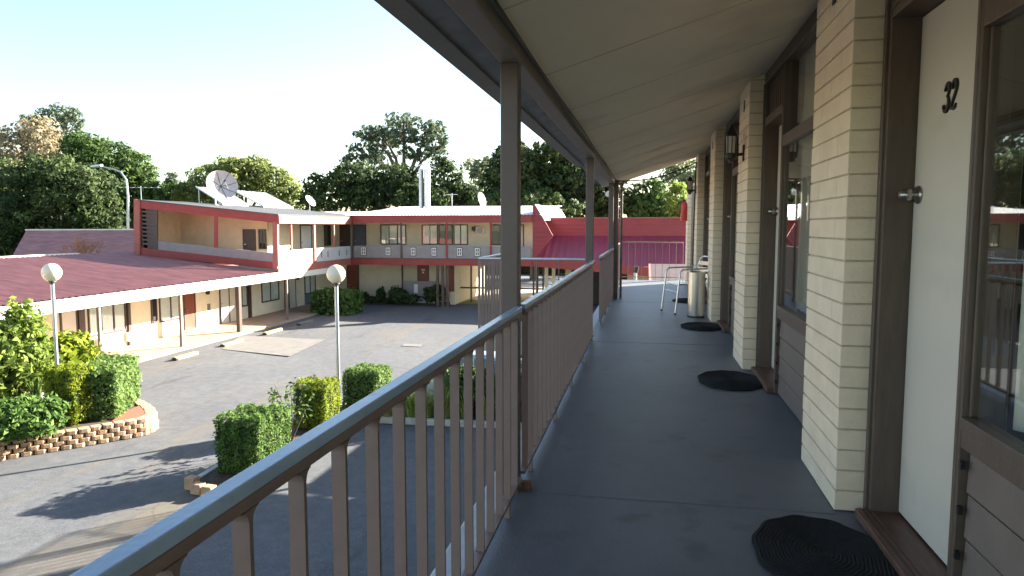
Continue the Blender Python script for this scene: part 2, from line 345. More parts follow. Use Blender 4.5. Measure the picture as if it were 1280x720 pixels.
def hedge_block(name, label, corners, z0, z1, mtl, leaf=.05, flare=.06, lump=.05, dens=1.0, group=None, cat='hedge', corner=.12):
    """clipped box hedge; corners = 4 ground points (anticlockwise)"""
    c = np.array([(p[0], p[1]) for p in corners]); mid = c.mean(0)
    root = thing(name, (mid[0], mid[1], z0), label, cat, group)
    def pt(u, v, t):      # bilinear in plan, t = height 0..1, flared to the top
        a = c[0]*(1-u)[:, None]*(1-v)[:, None] + c[1]*u[:, None]*(1-v)[:, None] + c[2]*u[:, None]*v[:, None] + c[3]*(1-u)[:, None]*v[:, None]
        a = mid + (a-mid)*(1 + flare*(t-.3))[:, None]; return np.column_stack([a, z0 + (z1-z0)*t])
    e1 = np.linalg.norm(c[1]-c[0]); e2 = np.linalg.norm(c[2]-c[1]); h = z1-z0
    Ps, Ns = [], []
    cen = np.array([mid[0], mid[1], (z0+z1)/2])
    for kind, area in (('t', e1*e2), ('a', e1*h), ('b', e1*h), ('c', e2*h), ('d', e2*h)):
        n = int(area/(leaf*leaf)*2.6*dens); r1 = rng.uniform(0,1,n); r2 = rng.uniform(0,1,n)
        if kind == 't': p = pt(r1, r2, np.ones(n)); nn = np.tile([0,0,1.], (n,1))
        elif kind == 'a': p = pt(r1, np.zeros(n), r2); nn = np.tile([*((c[0]+c[1])/2-mid), .2], (n,1))
        elif kind == 'b': p = pt(r1, np.ones(n), r2); nn = np.tile([*((c[2]+c[3])/2-mid), .2], (n,1))
        elif kind == 'c': p = pt(np.zeros(n), r1, r2); nn = np.tile([*((c[0]+c[3])/2-mid), .2], (n,1))
        else: p = pt(np.ones(n), r1, r2); nn = np.tile([*((c[1]+c[2])/2-mid), .2], (n,1))
        nn = nn/np.linalg.norm(nn, axis=1)[:, None]; Ps.append(p); Ns.append(nn)
    P = np.concatenate(Ps); N = np.concatenate(Ns)
    # round the corners and make the clipped faces lumpy
    d = (P-cen)/np.array([max(e1,e2)/2, max(e1,e2)/2, h/2]); q = np.abs(d); rr = (q**10).sum(1)**(1/6)
    P = cen + (P-cen)/np.maximum(rr, 1)[:, None]**1.0
    ph = rng.uniform(0, 6, 6); wv = (np.sin(P[:,0]*9+ph[0])*np.sin(P[:,2]*11+ph[1]) + np.sin(P[:,1]*8+ph[2])*np.sin(P[:,2]*7+ph[3]) + .7*np.sin(P[:,0]*23+P[:,1]*19+ph[4]))
    P = P + N*(wv*lump*.5)[:, None] + N*rng.normal(0, leaf*.55, len(P))[:, None] - N*(rng.uniform(0,1,len(P))**2*leaf*1.8)[:, None]
    var = .45 + wv*.12 + rng.normal(0, .11, len(P))
    leaves('foliage', mtl, root, P, N, rng.uniform(.6,1.25,len(P))*leaf, var, jitter=.75)
    b = MB(); k = .86; cc = [mid+(x-mid)*k for x in c]; b.prism([(x[0], x[1], z0+.1) for x in cc], (0,0,(z1-z0)*.9-.1)); b.build('twig_core', L['core'], root, bevel=.06)
    st = MB(); st.tube([(mid[0],mid[1],z0-.05),(mid[0]+.01,mid[1],z0+.3)], [.035,.03], 7); st.build('stem', M['bark'], root)
    return root

def corrugated(m, x0, x1, y0, y1, zf, pitch=.2, amp=.02, along='x', thick=.0):
    """sheet whose ribs run along x; zf(x,y) is the mean surface"""
    nrib = int(abs(y1-y0)/pitch*4); base = len(m.v)
    for j in range(nrib+1):
        y = y0 + (y1-y0)*j/nrib; a = amp*(1 if j % 4 == 1 else (-.0 if j % 4 in (0, 2) else -1))
        for x in (x0, x1): m.v.append((x, y, zf(x, y)+a))
    for j in range(nrib): a = base+2*j; m.f.append((a, a+1, a+3, a+2))
    return m

# ================================================================== SETTING
def sheet(name, mtl, pts, z, kind='structure', thick=None, **k):
    m = MB()
    if thick: m.prism([(x, y, z-thick) for x, y in pts], (0, 0, thick))
    else: m.add([(x, y, z) for x, y in pts], [tuple(range(len(pts)))])
    o = m.build(name, mtl); 
    if kind: o['kind'] = kind
    return o
sheet('terrain', M['dirt'], [(-1500,-600),(1500,-600),(1500,2200),(-1500,2200)], GZ-.02)
# finely cut asphalt so dips can be real
am = MB(); nx, ny = 60, 90; X0, X1, Y0_, Y1_ = -34, 14, -14, 57.
for j in range(ny+1):
    for i in range(nx+1):
        x = X0+(X1-X0)*i/nx; y = Y0_+(Y1_-Y0_)*j/ny
        am.v.append((x, y, GZ + .012*math.sin(x*.9+1)*math.sin(y*.7)))
for j in range(ny):
    for i in range(nx): a = j*(nx+1)+i; am.f.append((a, a+1, a+nx+2, a+nx+1))
o = am.build('courtyard', M['asphalt'], smooth=True); o['kind'] = 'structure'
cp = [atZ(277,437), atZ(362,446), atZ(407,425), atZ(300,420)]
sheet('concrete_patch', M['patch'], [(p[0], p[1]) for p in cp], GZ+.022)
q = [atZ(505,430), atZ(528,431), atZ(526,434), atZ(502,433)]; sheet('concrete_patch', M['patch'], [(p[0], p[1]) for p in q], GZ+.02)
sheet('footpath', M['path'], [(-20.1,8),(-17.6,8),(-17.6,40.6),(-20.1,40.6)], GZ+.12, thick=.2)
sheet('street', M['bluepanel'] if False else mat('street_asphalt', (.1,.105,.115), .85, var=.15, scale=.5), [(-120,57.2),(90,57.2),(90,69),(-120,69)], GZ+.01)
sheet('forecourt', M['concrete'], [(-11.4,43.2),(-5,43.2),(-5,57),(-11.4,57)], GZ+.03)
# ================================================================== OUR MOTEL BLOCK
BL = thing('motel_building', (2, 8, GZ), 'two storey motel block in cream painted brick whose upper walkway we stand on, right side', 'building')
WX = 7.5
part('walkway_slab', M['floor'], BL, (-.66, 1.3, -3, 17.4, -.16, 0))
part('slab_nosing', M['slab_edge'], BL, (-.79, -.662, -3, 17.4, -.16, -.012), bevel=.01)
for y in (-.2, 3.32, 7.95, 12.3): part('floor_joint', M['joint'], BL, (-.655, .85, y-.005, y+.005, -.001, .0016))
# lower storey, only seen from the side
part('lower_wall', M['cream_wall'], BL, (.9, WX, -3, 17.2, GZ-.05, -.165))
part('body', M['cream_wall'], BL, (4.0, WX, -3, 16.6, 0.004, 2.5))
for y in (-1.3, 3.33, 8.0, 12.65, 17.2): part('lower_post', M['post'], BL, (-.69, -.61, y-.04, y+.04, GZ, -.162), bevel=.005)
# ceiling that falls to the eave
zc = lambda x: 2.13 + (x + .58)*(2.585-2.13)/(.86+.58)
YE = 13.95
m = MB(); m.prism([(-.585, -3, zc(-.585)), (1.0, -3, zc(1.0)), (1.0, -3, zc(1.0)+.012), (-.585, -3, zc(-.585)+.012)], (0, YE+3, 0)); m.build('ceiling', M['ceiling'], BL)
for y in np.arange(-2.05, YE-.1, 1.2): m = MB(); m.prism([(-.58, y, zc(-.58)-.0015), (.86, y, zc(.86)-.0015), (.86, y, zc(.86)+.001), (-.58, y, zc(-.58)+.001)], (0, .011, 0)); m.build('ceiling_joint', M['cjoint'], BL)
part('eave_beam', M['beam'], BL, (-.69, -.59, -3, 12.75, 2.06, 2.2), bevel=.006)
m = MB(); m.prism([(-.692, -3, 2.095), (-.86, -3, 2.06), (-.86, -3, 2.075), (-.692, -3, 2.11)], (0, YE+3, 0)); m.build('eave_lining', M['eave'], BL)
m = MB()
for y in np.arange(-2, YE, 2.4): m.box(-.86, -.69, y, y+.02, 2.052, 2.062)
# gutter: U-profile
m2 = MB(); m2.prism([(-.805,-3,2.05),(-.91,-3,2.05),(-.925,-3,2.13),(-.915,-3,2.13),(-.902,-3,2.06),(-.805,-3,2.06)], (0, 12.0, 0)); m2.build('gutter', M['gutter'], BL, bevel=.003)
# roof sheet, corrugated, ragged at the eave
rm = MB()
for k, y in enumerate(np.arange(-3, YE, .76)):
    x0 = -.93 - (.03 if k % 3 == 0 else 0); corrugated(rm, x0, 4.0, y, min(y+.76, YE), lambda x, yy: zc(x)+.075+.015*(x < 0), .076, .008)
rm.build('roof_sheet', M['gutter'], BL)
part('roof', M['greyroof'], BL, (4.0, WX+.3, -3.2, 16.8, 2.6, 2.75))
m = MB(); m.prism([(-.9, YE, 2.06), (.99, YE, zc(.99)+.01), (.99, YE, zc(.99)+.09), (-.9, YE, 2.12)], (0, .02, 0)); m.build('barge_board', M['ceiling'], BL)

def pier(y0, y1, x0=.86, x1=1.22, z1=2.62, first=False):
    part('brick_pier_core', M['mortar'], BL, (x0+.007, x1, y0+.007, y1-.007, .003, z1))
    b = MB(); h = .0955; g = .007; n = int(z1/h)+1; Ld = y1-y0
    for c in range(n):
        z = c*h + .004; zt = min(z+h-g, z1)
        if zt - z < .02: continue
        cuts = [y0, y0+Ld*.5, y1] if c % 2 == 0 else [y0, y0+Ld*.26, y0+Ld*.74, y1]
        for a, d in zip(cuts[:-1], cuts[1:]):
            j = random.uniform(-.0012, .0018); ga = .0012 if a > y0 else 0; gd = .0012 if d < y1 else 0
            e0 = random.uniform(-.002,.0015) if a == y0 else 0; e1 = random.uniform(-.002,.002) if d == y1 else 0
            b.box(x0+j, x1-.01, a+ga+e0, d-gd+e1, z+random.uniform(0,.0012), zt-random.uniform(0,.0015))
    o = b.build('brick_pier', M['brick'], BL, bevel=.0028)
    v = MB(); ym = y0+Ld*.45; v.box(x0-.004, x0+.004, ym, ym+.06, 2.36, 2.46); v.build('wall_vent', M['black'], BL)
piers = [(.10,.82),(3.36,4.08),(6.61,7.30),(9.86,10.55),(13.11,13.80)]
for a, b in piers: pier(a, b)
pier(16.1, 16.8, z1=2.25)
part('end_wall', M['cream_wall'], BL, (1.0, 1.2, 13.82, 16.08, .003, 2.25))
part('end_trim', M['frame'], BL, (.9, .998, 14.6, 15.5, .003, 2.12))

def digits(parent, y, x, z, h):
    """serifed italic 3 and 2 as raised black strokes of changing width"""
    m = MB(); th = .008
    def stroke(pts, wd):
        n = len(pts); Lf, Rt = [], []
        for i, (u, v) in enumerate(pts):
            a = pts[max(i-1,0)]; b = pts[min(i+1,n-1)]; dx, dy = b[0]-a[0], b[1]-a[1]; l = math.hypot(dx,dy) or 1; nx_, ny_ = -dy/l, dx/l
            Lf.append((u+nx_*wd[i], v+ny_*wd[i])); Rt.append((u-nx_*wd[i], v-ny_*wd[i]))
        for i in range(n-1):
            q = [Lf[i], Lf[i+1], Rt[i+1], Rt[i]]
            m.prism([(x, y-(u+.12*v)*h, z+v*h) for u, v in q], (-th, 0, 0))
    def arc(cx, cy, rx, ry, a0, a1, n=14): return [(cx+rx*math.cos(R_(a0+(a1-a0)*i/n)), cy+ry*math.sin(R_(a0+(a1-a0)*i/n))) for i in range(n+1)]
    up = arc(.20,.74,.17,.22,165,-80); lo = arc(.20,.28,.21,.26,85,-165)
    wd = lambda n: [.028+.055*math.sin(math.pi*i/(n-1))**2 for i in range(n)]
    stroke(up, wd(len(up))); stroke(lo, wd(len(lo)))
    for cx, cy in ((.05,.78),(.02,.21)):
        p = arc(cx, cy, .035,.035,0,360,10); stroke(p, [.035]*len(p))
    ofs = .58
    t2 = [(a+ofs, b) for a, b in arc(.2,.72,.19,.24,165,-25,14)] + [(ofs+.30,.48),(ofs+.18,.28),(ofs+.05,.10),(ofs+.0,.04)]
    stroke(t2, [.03+.05*min(1,max(0,math.sin(math.pi*i/(len(t2)-1)))) for i in range(len(t2))])
    stroke([(ofs-.01,.05),(ofs+.12,.1),(ofs+.28,.03),(ofs+.40,.06),(ofs+.44,.18)], [.03,.055,.06,.045,.015])
    p = [(a+ofs, b) for a, b in arc(.05,.76,.035,.035,0,360,10)]; stroke(p, [.035]*len(p))
    m.build('door_number', M['black'], parent)

def bay(y0, number=None, near=False):
    """y0 = start of the window, y0+1.65..y0+2.45 = door, ends at y0+2.54 against the next pier"""
    yw0, yw1, yd0, yd1, ye = y0, y0+1.592, y0+1.65, y0+2.45, y0+2.54
    fr = MB(); x = .985
    fr.box(x, x+.13, yw1+.012, yd0-.002, .003, 2.53)                     # mullion between window and door
    fr.box(x-.004, x+.02, yw1+.025, yw1+.04, .003, 2.53)
    fr.box(x, x+.16, yd1+.002, ye, .003, 2.53)                     # far jamb
    fr.box(x-.012, x+.02, yd1+.028, yd1+.062, .003, 2.53)
    fr.box(x, x+.16, yd0-.002, yd1+.002, 2.165, 2.235)               # door head
    fr.box(x-.006, x+.03, yd0, yd1, 2.205, 2.225)
    fr.box(x, x+.1, yw0+.002, yw0+.05, .003, 2.53)
    fr.box(x, x+.1, yw0+.05, yw1+.012, 1.90, 1.985); fr.box(x-.005, x+.06, yw0+.05, yw1+.01, .66, .70)
    fr.box(x+.002, x+.1, yw0+.05, yw1+.012, .60, .66); fr.box(x, x+.12, yw0, ye, 2.53, 2.64)
    fr.box(x+.02, x+.09, yw0+.05, yw0+.085, .70, 1.90); fr.box(x+.02, x+.09, yw1-.001, yw1+.01, .70, 1.90)
    F = fr.build('door_and_window_frame', M['frame'], BL, bevel=.004)
    tp = MB(); tp.box(x+.05, x+.06, yd0, yd1, 2.235, 2.53)
    for k in range(9): yy = yd0+.04+k*.088; tp.box(x+.03, x+.05, yy, yy+.035, 2.236, 2.529)
    tp.build('slatted_transom', M['frame'], BL)
    bd = MB(); z = .01
    while z < .58: bd.prism([(x+.03, yw0+.05, z), (x+.024, yw0+.05, z+.004), (x+.03, yw0+.05, min(z+.142,.6)), (x+.06, yw0+.05, min(z+.142,.6)), (x+.06, yw0+.05, z)], (0, 1.545, 0)); z += .148
    bd.build('weatherboard_panel', M['board'], BL)
    for k in range(4): part('panel_cleat', M['black'], BL, (x-.001, x+.012, yw1-.01, yw1+.006, .09+k*.148, .115+k*.148))
    g = MB(); g.box(x+.026, x+.030, yw0+.05, yw1, .70, 1.90); W = g.build('window_pane', M['glass'], BL)
    g = MB(); g.box(x+.05, x+.055, yw0+.05, yw1, 1.985, 2.53); g.build('transom_pane', M['glass'], BL)
    D = part('door', M['door'], BL, (1.10, 1.14, yd0+.003, yd1-.003, .055, 2.16), bevel=.003)
    k = MB(); kx = 1.10
    k.lathe([(.0,0),(.036,0),(.038,.006),(.034,.013),(.020,.016),(.018,.026),(.022,.032),(.027,.040),(.026,.056),(.020,.068),(.012,.078),(.0,.08)], (kx, yd1-.065, 1.43), 20, (-1,0,0))
    k.build('door_knob', M['knob'], D, smooth=True)
    if number: digits(D, yd0+.525, 1.10, 1.73, .108)
    part('threshold', M['sill'], BL, (.93, 1.12, yd0-.03, yd1+.03, .003, .045), bevel=.006)
    tt = MB()
    for q in range(3): tt.box(.945+q*.022, .955+q*.022, yd0-.02, yd1+.02, .045, .049)
    tt.build('threshold_tread', M['galv'] if False else M['sill'], BL)
    # curtain behind the glass: a pleated sheet with a gap
    cv = MB(); xx = 1.13; spans = [(yw0+.04, yw0+.62), (yw0+.9, yw1+.03)] if near else [(yw0+.04, yw1+.03)]
    for a, b in spans:
        n = int((b-a)/.012); bs = len(cv.v)
        for i in range(n+1):
            y = a+(b-a)*i/n; dx = .022*math.sin(i*.55+.6*math.sin(i*.13))
            cv.v += [(xx+dx, y, .68), (xx+dx*.7, y, 2.55)]
        for i in range(n): q = bs+2*i; cv.f.append((q, q+1, q+3, q+2))
    cv.build('curtain', M['curtain'], BL, smooth=True)
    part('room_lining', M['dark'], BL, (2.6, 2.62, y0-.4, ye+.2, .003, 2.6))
    part('inner_sill', M['white'], BL, (1.045, 1.09, yw0+.05, yw1, .60, .665))
bay(.82, True, True); bay(4.08, near=False); bay(7.30); bay(10.55); bay(-2.44)
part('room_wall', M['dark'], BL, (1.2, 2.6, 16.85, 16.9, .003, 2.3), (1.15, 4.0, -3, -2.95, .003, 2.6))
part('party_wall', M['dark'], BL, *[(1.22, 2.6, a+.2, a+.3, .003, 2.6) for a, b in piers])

# posts of the verandah
for y, x in ((3.33,-.645),(8.0,-.645),(12.65,-.645)):
    part('verandah_post', M['post'], BL, (x-.043, x+.043, y-.04, y+.04, -.1, 2.06), bevel=.006)
part('verandah_post', M['post'], BL, (-.60, -.52, 12.72, 12.80, .003, 2.12), bevel=.006)
m = MB(); m.box(-.60, -.555, 3.36, 3.4, 0.0, .03); m.build('post_foot', mat('rusty_foot', (.2,.09,.04), .9, var=.4, scale=40), BL)
m = MB(); m.tube([(-.47,12.85,0),(-.47,12.85,2.0),(-.44,12.9,2.11)], .022, 10); m.build('downpipe', M['beam'], BL, smooth=True)

# walkway railings
def railing(label, y0, y1, x=-.598, nb=None, group='brown steel railings'):
    T = thing('railing', (x, (y0+y1)/2, 0), label, 'railing', None)
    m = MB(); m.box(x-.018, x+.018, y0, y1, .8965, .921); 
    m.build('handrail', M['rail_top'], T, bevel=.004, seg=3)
    part('under_rail', M['rail'], T, (x-.0165, x+.0165, y0, y1, .876, .8962), bevel=.002)
    part('bottom_rail', M['rail'], T, (x-.016, x+.016, y0, y1, .07, .085))
    ys = []; y = y0+.08 if nb is None else nb
    while y < y1-.03: ys.append(y); y += .172
    mb = MB(); yy = 0
    mb.box(-.015, .015, -.005, .005, .085, .874)
    for s in (-1, 1):      # little curved gussets under the rail
        pts = [(0,0)] + [(.022*(1-math.sin(R_(a))), -.022*(1-math.cos(R_(a)))) for a in range(0, 91, 15)]
        pts = [(0,0),(.02,0),(.011,-.003),(.005,-.008),(.002,-.014),(0,-.022)]
        mb.prism([(-.015, s*(.0045+u), .874+v) for u, v in pts], (.03,0,0))
    first = None
    for i, y in enumerate(ys):
        if first is None:
            q = MB(); q.v = [(a+x, b+y, c) for a, b, c in mb.v]; q.f = mb.f; first = q.build('baluster', M['rail'], T); lz = first.location.copy(); fy = y
        else:
            o = first.copy(); C.objects.link(o); o.parent = T; o.location = lz + Vector((0, y-fy, 0))
    st = MB()
    for y in ys[1::6]: st.box(x-.012, x+.012, y-.012, y+.012, -.003, .07)
    st.build('rail_foot', M['rail'], T)
    return T
railing('long brown flat-bar railing with grey handrail in the near left foreground', -1.4, 3.285, nb=-.405-.86-.03)
railing('brown balcony railing between the nearest post and the second post', 3.375, 7.955)
railing('short dark railing between stair opening and double post at walkway end', 9.15, 12.6)
# landing and stairs
SL = thing('stairs', (-1.35, 9, GZ), 'concrete stair with landing leading off the walkway beyond the second post', 'stairs')
part('landing_slab', M['concrete'], SL, (-2.0, -.80, 8.0, 9.5, -.16, -.004))
m = MB()
for k in range(18): z = -.19*(k+1); y = 9.5+k*.27; m.box(-1.95, -.9, y, y+.29, z-.05, z)
m.build('tread', M['concrete'], SL)
for x in (-1.97, -.88):
    m = MB(); m.prism([(x, 9.45, -.18), (x, 9.5+18*.27, GZ), (x, 9.5+18*.27-.35, GZ), (x, 9.45, -.45)], (.05, 0, 0)); m.build('stringer', M['rail'], SL)
for x, y in ((-1.95, 8.05), (-1.95, 9.45), (-.9, 9.45)): part('stair_post', M['post'], SL, (x-.03, x+.03, y-.03, y+.03, GZ, -.165))
SR = thing('railing', (-1.35, 8.05, 0), 'landing railing at right angles to the walkway with thin bars, between first and second post', 'railing')
m = MB(); m.tube([(-.69,8.06,.925),(-1.94,8.06,.925),(-1.94,9.42,.925)], .014, 8); m.build('handrail', M['galv'], SR, smooth=True)
m = MB(); m.tube([(-1.94,9.42,.92),(-1.95,9.6,.80),(-1.95,9.5+18*.27,GZ+.9)], .018, 8); m.build('sloping_handrail', M['post'], SR, smooth=True)
for i in range(4): x = -1.0-i*.26; part('baluster', M['rail'], SR, (x-.006, x+.006, 8.054, 8.066, .0, .91))
for i in range(9): y = 8.06+i*.168; part('baluster', M['rail'], SR, (-1.955, -1.925, y-.006, y+.006, -.1, .91))
for i in range(10): y = 9.6+i*.5; zz = -.19*(i*.5/.27); part('baluster', M['rail'], SR, (-1.955, -1.925, y-.006, y+.006, max(zz-.35, GZ), zz+.8))
# end rails beyond the roof
ER = thing('railing', (.2, 17.3, 0), 'thin wire-like railing across the sunlit far end of the walkway', 'railing')
m = MB(); m.tube([(-.62,12.9,.92),(-.62,17.32,.92),(.84,17.32,.92)], .017, 8); m.build('handrail', M['rail'], ER, smooth=True)
m = MB(); m.tube([(-.62,12.9,.08),(-.62,17.32,.08),(.84,17.32,.08)], .012, 6); m.build('bottom_rail', M['rail'], ER, smooth=True)
for i in range(10): x = -.62+i*.162; part('baluster', M['rail'], ER, (x-.005, x+.005, 17.315, 17.325, 0, .91))
for i in range(26): y = 12.98+i*.172; part('baluster', M['rail'], ER, (-.635, -.605, y-.004, y+.004, -.1, .91))
# low flat roof past the walkway
LR = thing('lower_roof', (4, 21, GZ), 'low pale pink flat roof beyond the far end of the walkway', 'building')
m = MB(); corrugated(m, .12, 9, 17.45, 28, lambda x, y: -.16, .19, .012); m.build('roof', mat('pink_roof_sheet', (.10,.068,.066), .8, var=.12, scale=2), LR)
part('fascia', M['redfade'], LR, (.05, .115, 17.42, 28.05, -.34, -.15)); part('wall', M['cream_wall'], LR, (.3, 9, 17.5, 27.8, GZ, -.2))
BO = thing('bollard_post', (-.33, 20.2, GZ), 'short white post with black top standing beside the pink low roof', 'post')
m = MB(); m.tube([(-.33,20.2,GZ),(-.33,20.2,.0)], .045, 10); m.build('pole', M['white'], BO, smooth=True)
m = MB(); m.tube([(-.33,20.2,.0),(-.30,20.2,.18)], .07, 10); m.build('cap', M['black'], BO, smooth=True)

# cables
m = MB(); m.tube([(-.56,y,2.095-.012*math.sin(y*1.3)) for y in np.arange(-2,12.6,.5)], .009, 6)
m.tube([(-.555,y,2.108-.008*math.sin(y*1.7+1)) for y in np.arange(2,12.6,.5)], .006, 6)
def sag(a, b, s, n=14): return [Vector(a).lerp(Vector(b), i/n) - Vector((0,0,s*math.sin(math.pi*i/n))) for i in range(n+1)]
m.tube(sag((-.56,12.6,2.09),(.84,13.3,2.45),.10), .013, 6); m.tube(sag((-.56,12.6,2.07),(.84,13.3,2.42),.17), .008, 6)
m.tube([(.84,13.3,2.45),(.835,13.36,2.38),(.845,13.5,2.2),(.848,13.62,2.0),(.848,13.85,1.0),(.848,13.85,.1)], .013, 6)
m.tube(sag((.84,13.3,2.42),(.80,13.6,2.25),.12), .007, 6)
tag(m.build('cable', M['cable'], smooth=True), 'dark cables slung under the walkway ceiling from beam to last lantern', 'cable')

# wall lanterns
def lantern(y, label):
    T = thing('wall_lantern', (.86, y, 1.98), label, 'wall lamp', 'black lanterns on the brick piers')
    x = .745
    m = MB(); m.box(.846, .862, y-.03, y+.03, 1.90, 2.05); m.build('back_plate', M['black'], T, bevel=.006)
    m = MB(); m.tube([(.85,y,1.965),(.80,y,1.96),(.765,y,1.955)], .014, 8); m.lathe([(.0,-.03),(.026,-.028),(.03,0),(.05,.012),(.054,.05),(.048,.06),(0,.06)], (x,y,1.915), 8); m.build('base', M['black'], T)
    m = MB(); m.lathe([(.044,0),(.05,.15)], (x,y,1.975), 8); m.build('diffuser', mat('lantern_glass', (.6,.58,.55), .3, var=.1), T)
    m = MB()
    for k in range(8):
        a = 2*math.pi*k/8; c, s_ = math.cos(a), math.sin(a); m.tube([(x+.047*c,y+.047*s_,1.97),(x+.053*c,y+.053*s_,2.13)], .005, 5)
    m.build('cage', M['black'], T)
    m = MB(); m.lathe([(.0,0),(.062,0),(.064,.012),(.04,.055),(.015,.085),(.006,.11),(0,.112)], (x,y,2.125), 8); m.build('cap', M['black'], T)
lantern(6.88, 'nearer black lantern with frosted panes on second brick pier'); lantern(13.5, 'farther small black lantern under the looped cables')

# door mats
def doormat(y, label):
    m = MB(); n = 96; pts = []
    for i in range(n):
        a = 2*math.pi*i/n; r = 1+.018*math.cos(a*11); pts.append((.70+.262*math.cos(a)*r, y+.375*math.sin(a)*r, .004))
    m.prism(pts, (0,0,.013)); 
    for k in np.arange(.07,.99,.055): m.tube([(.70+(px-.70)*k, y+(py-y)*k, .0165) for px, py, _ in pts]+[(.70+(pts[0][0]-.70)*k, y+(pts[0][1]-y)*k, .0165)], .0055, 5)
    tag(m.build('door_mat', M['mat'], bevel=.003), label, 'door mat', 'black oval door mats')
doormat(2.86, 'black oval coir mat in front of door 32, nearest the camera'); doormat(6.10, 'second black oval mat along the walkway, before the second door')
doormat(9.36, 'third black oval mat, just in front of the steel bin'); doormat(12.6, 'farthest black oval mat, seen behind the metal chair')

# bin
T = thing('litter_bin', (.715, 10.42, 0), 'tall stainless steel cylindrical bin against brick pier', 'bin')
m = MB(); m.lathe([(.118,0),(.12,.03),(.12,.60)], (.70,10.42,.02), 32); m.build('body', M['steel'], T, smooth=True)
m = MB(); m.lathe([(.122,0),(.122,.022)], (.70,10.42,.0), 32); m.build('base_ring', M['black'], T, smooth=True)
m = MB(); m.lathe([(.0,0),(.123,0),(.123,.025),(.10,.04),(.07,.03),(0,.028)], (.70,10.42,.621), 32); m.build('rim', M['steel'], T, smooth=True)

# chair: tube frame, slatted seat and back
def chair():
    cx, cy = .60, 11.0; fx, fy = -.93, -.37; sx, sy = -fy, fx     # forward and sideways
    T = thing('metal_chair', (cx, cy, 0), 'shiny aluminium armchair with slatted seat behind the bin', 'chair')
    P = lambda f, s, z: (cx+fx*f+sx*s, cy+fy*f+sy*s, z)
    for s in (-.255, .255):
        m = MB(); m.tube([P(.30,s,.0),P(.245,s,.50),P(.225,s,.63),P(.19,s,.662),P(.10,s,.668),P(-.18,s,.672),P(-.24,s*.96,.70)], .0125, 10); m.build('front_leg_and_arm', M['alu'], T, smooth=True)
        m = MB(); m.tube([P(-.30,s,.0),P(-.20,s,.42),P(-.235,s*.93,.70)], .0125, 10); m.build('rear_leg', M['alu'], T, smooth=True)
        for f, zz in ((.30,0),(-.30,0)):
            m = MB(); m.lathe([(0,0),(.016,0),(.016,.02),(0,.02)], P(f,s,.0), 10); m.build('foot_cap', M['black'], T)
    m = MB(); b = [P(-.20,-.24,.42)] ; 
    m.tube([P(-.20,-.22,.45),P(-.27,-.225,.66),P(-.30,-.19,.80),P(-.31,-.10,.84),P(-.31,.10,.84),P(-.30,.19,.80),P(-.27,.225,.66),P(-.20,.22,.45)], .0125, 10); m.build('back_frame', M['alu'], T, smooth=True)
    m = MB(); m.tube([P(.24,-.23,.44),P(.24,.23,.44),P(-.2,.23,.43),P(-.2,-.23,.43),P(.24,-.23,.44)], .011, 8); m.build('seat_frame', M['alu'], T, smooth=True)
    for i in range(7):
        f = -.15+i*.06; m = MB(); m.obox(P(f,0,.447), Vector((sx,sy,0))*.235, Vector((fx,fy,0))*.022, (0,0,.003)); m.build('seat_slat', M['alu'], T)
    for i in range(3):
        z = .56+i*.09; f = -.235-i*.025; m = MB(); m.obox(P(f,0,z), Vector((sx,sy,0))*.21, (fx*.003,fy*.003,0), (0,0,.03)); m.build('back_slat', M['alu'], T)
    m = MB(); m.tube([P(.265,-.255,.33),P(.265,.255,.33)], .008, 8); m.build('stretcher', M['alu'], T, smooth=True)
chair()
# fire extinguisher
T = thing('fire_extinguisher', (.80, 16.3, 1.45), 'small red fire extinguisher hung on the last brick pier', 'fire extinguisher')
m = MB(); m.lathe([(0,0),(.07,0),(.075,.03),(.075,.36),(.06,.41),(.025,.44),(0,.44)], (.78,16.3,1.42), 20); m.build('cylinder', M['red_plastic'], T, smooth=True)
m = MB(); m.box(.755,.80,16.27,16.33,1.86,1.90); m.tube([(.78,16.3,1.9),(.72,16.3,1.95)], .012, 6); m.build('valve', M['black'], T)
m = MB(); m.tube([(.78,16.3,1.9),(.71,16.28,1.82),(.70,16.28,1.6)], .01, 6); m.build('hose', M['black'], T, smooth=True)

# ================================================================== LEFT GROUND-FLOOR WING
LW = thing('motel_wing', (-22, 24, GZ), 'long single storey cream motel wing with maroon corrugated roof on the left', 'building')
XW, XF = -20.1, -17.7
rz = lambda x: -.95 + .10*(XF - x)
m = MB(); corrugated(m, XF-.03, -26.6, 2, 33.4, lambda x, y: rz(x)+.03, .26, .035); 
m.build('roof', M['purple'], LW)
m = MB(); m.prism([(-26.6,2,rz(-26.6)+.0),(-26.6,2,rz(-26.6)+.1),(-26.85,2,rz(-26.6)+.1),(-26.85,2,rz(-26.6)-.15)], (0, 27.2, 0)); m.build('ridge_cap', M['fascia_white'], LW)
m = MB(); corrugated(m, -26.7, -34, 2, 31, lambda x, y: rz(-26.6)-.15*(-26.6-x), .2, .02); m.build('rear_roof', M['purple'], LW)
part('fascia', M['fascia_white'], LW, (XF-.03, XF+.02, 2, 37.2, -1.33, -.94), bevel=.01)
part('soffit', M['fascia_white'], LW, (XW, XF-.03, 2, 37.2, -1.31, -1.28))
part('wall', M['cream_wall'], LW, (-33, XW, 2, 43, GZ, -1.315))
part('roof_void', M['cream_wall'], LW, (-33, -26.7, 2, 31, -1.31, -1.0))
for y in (12.0, 16.1, 20.2, 24.35, 28.35, 32.6): part('post', M['dbrown'] if abs(y-28.35) < .1 else M['board'], LW, (-17.86, -17.76, y-.05, y+.05, GZ+.12, -1.315) if abs(y-28.35) > .1 else (-17.9, -17.74, y-.1, y+.1, GZ+.12, -1.315))
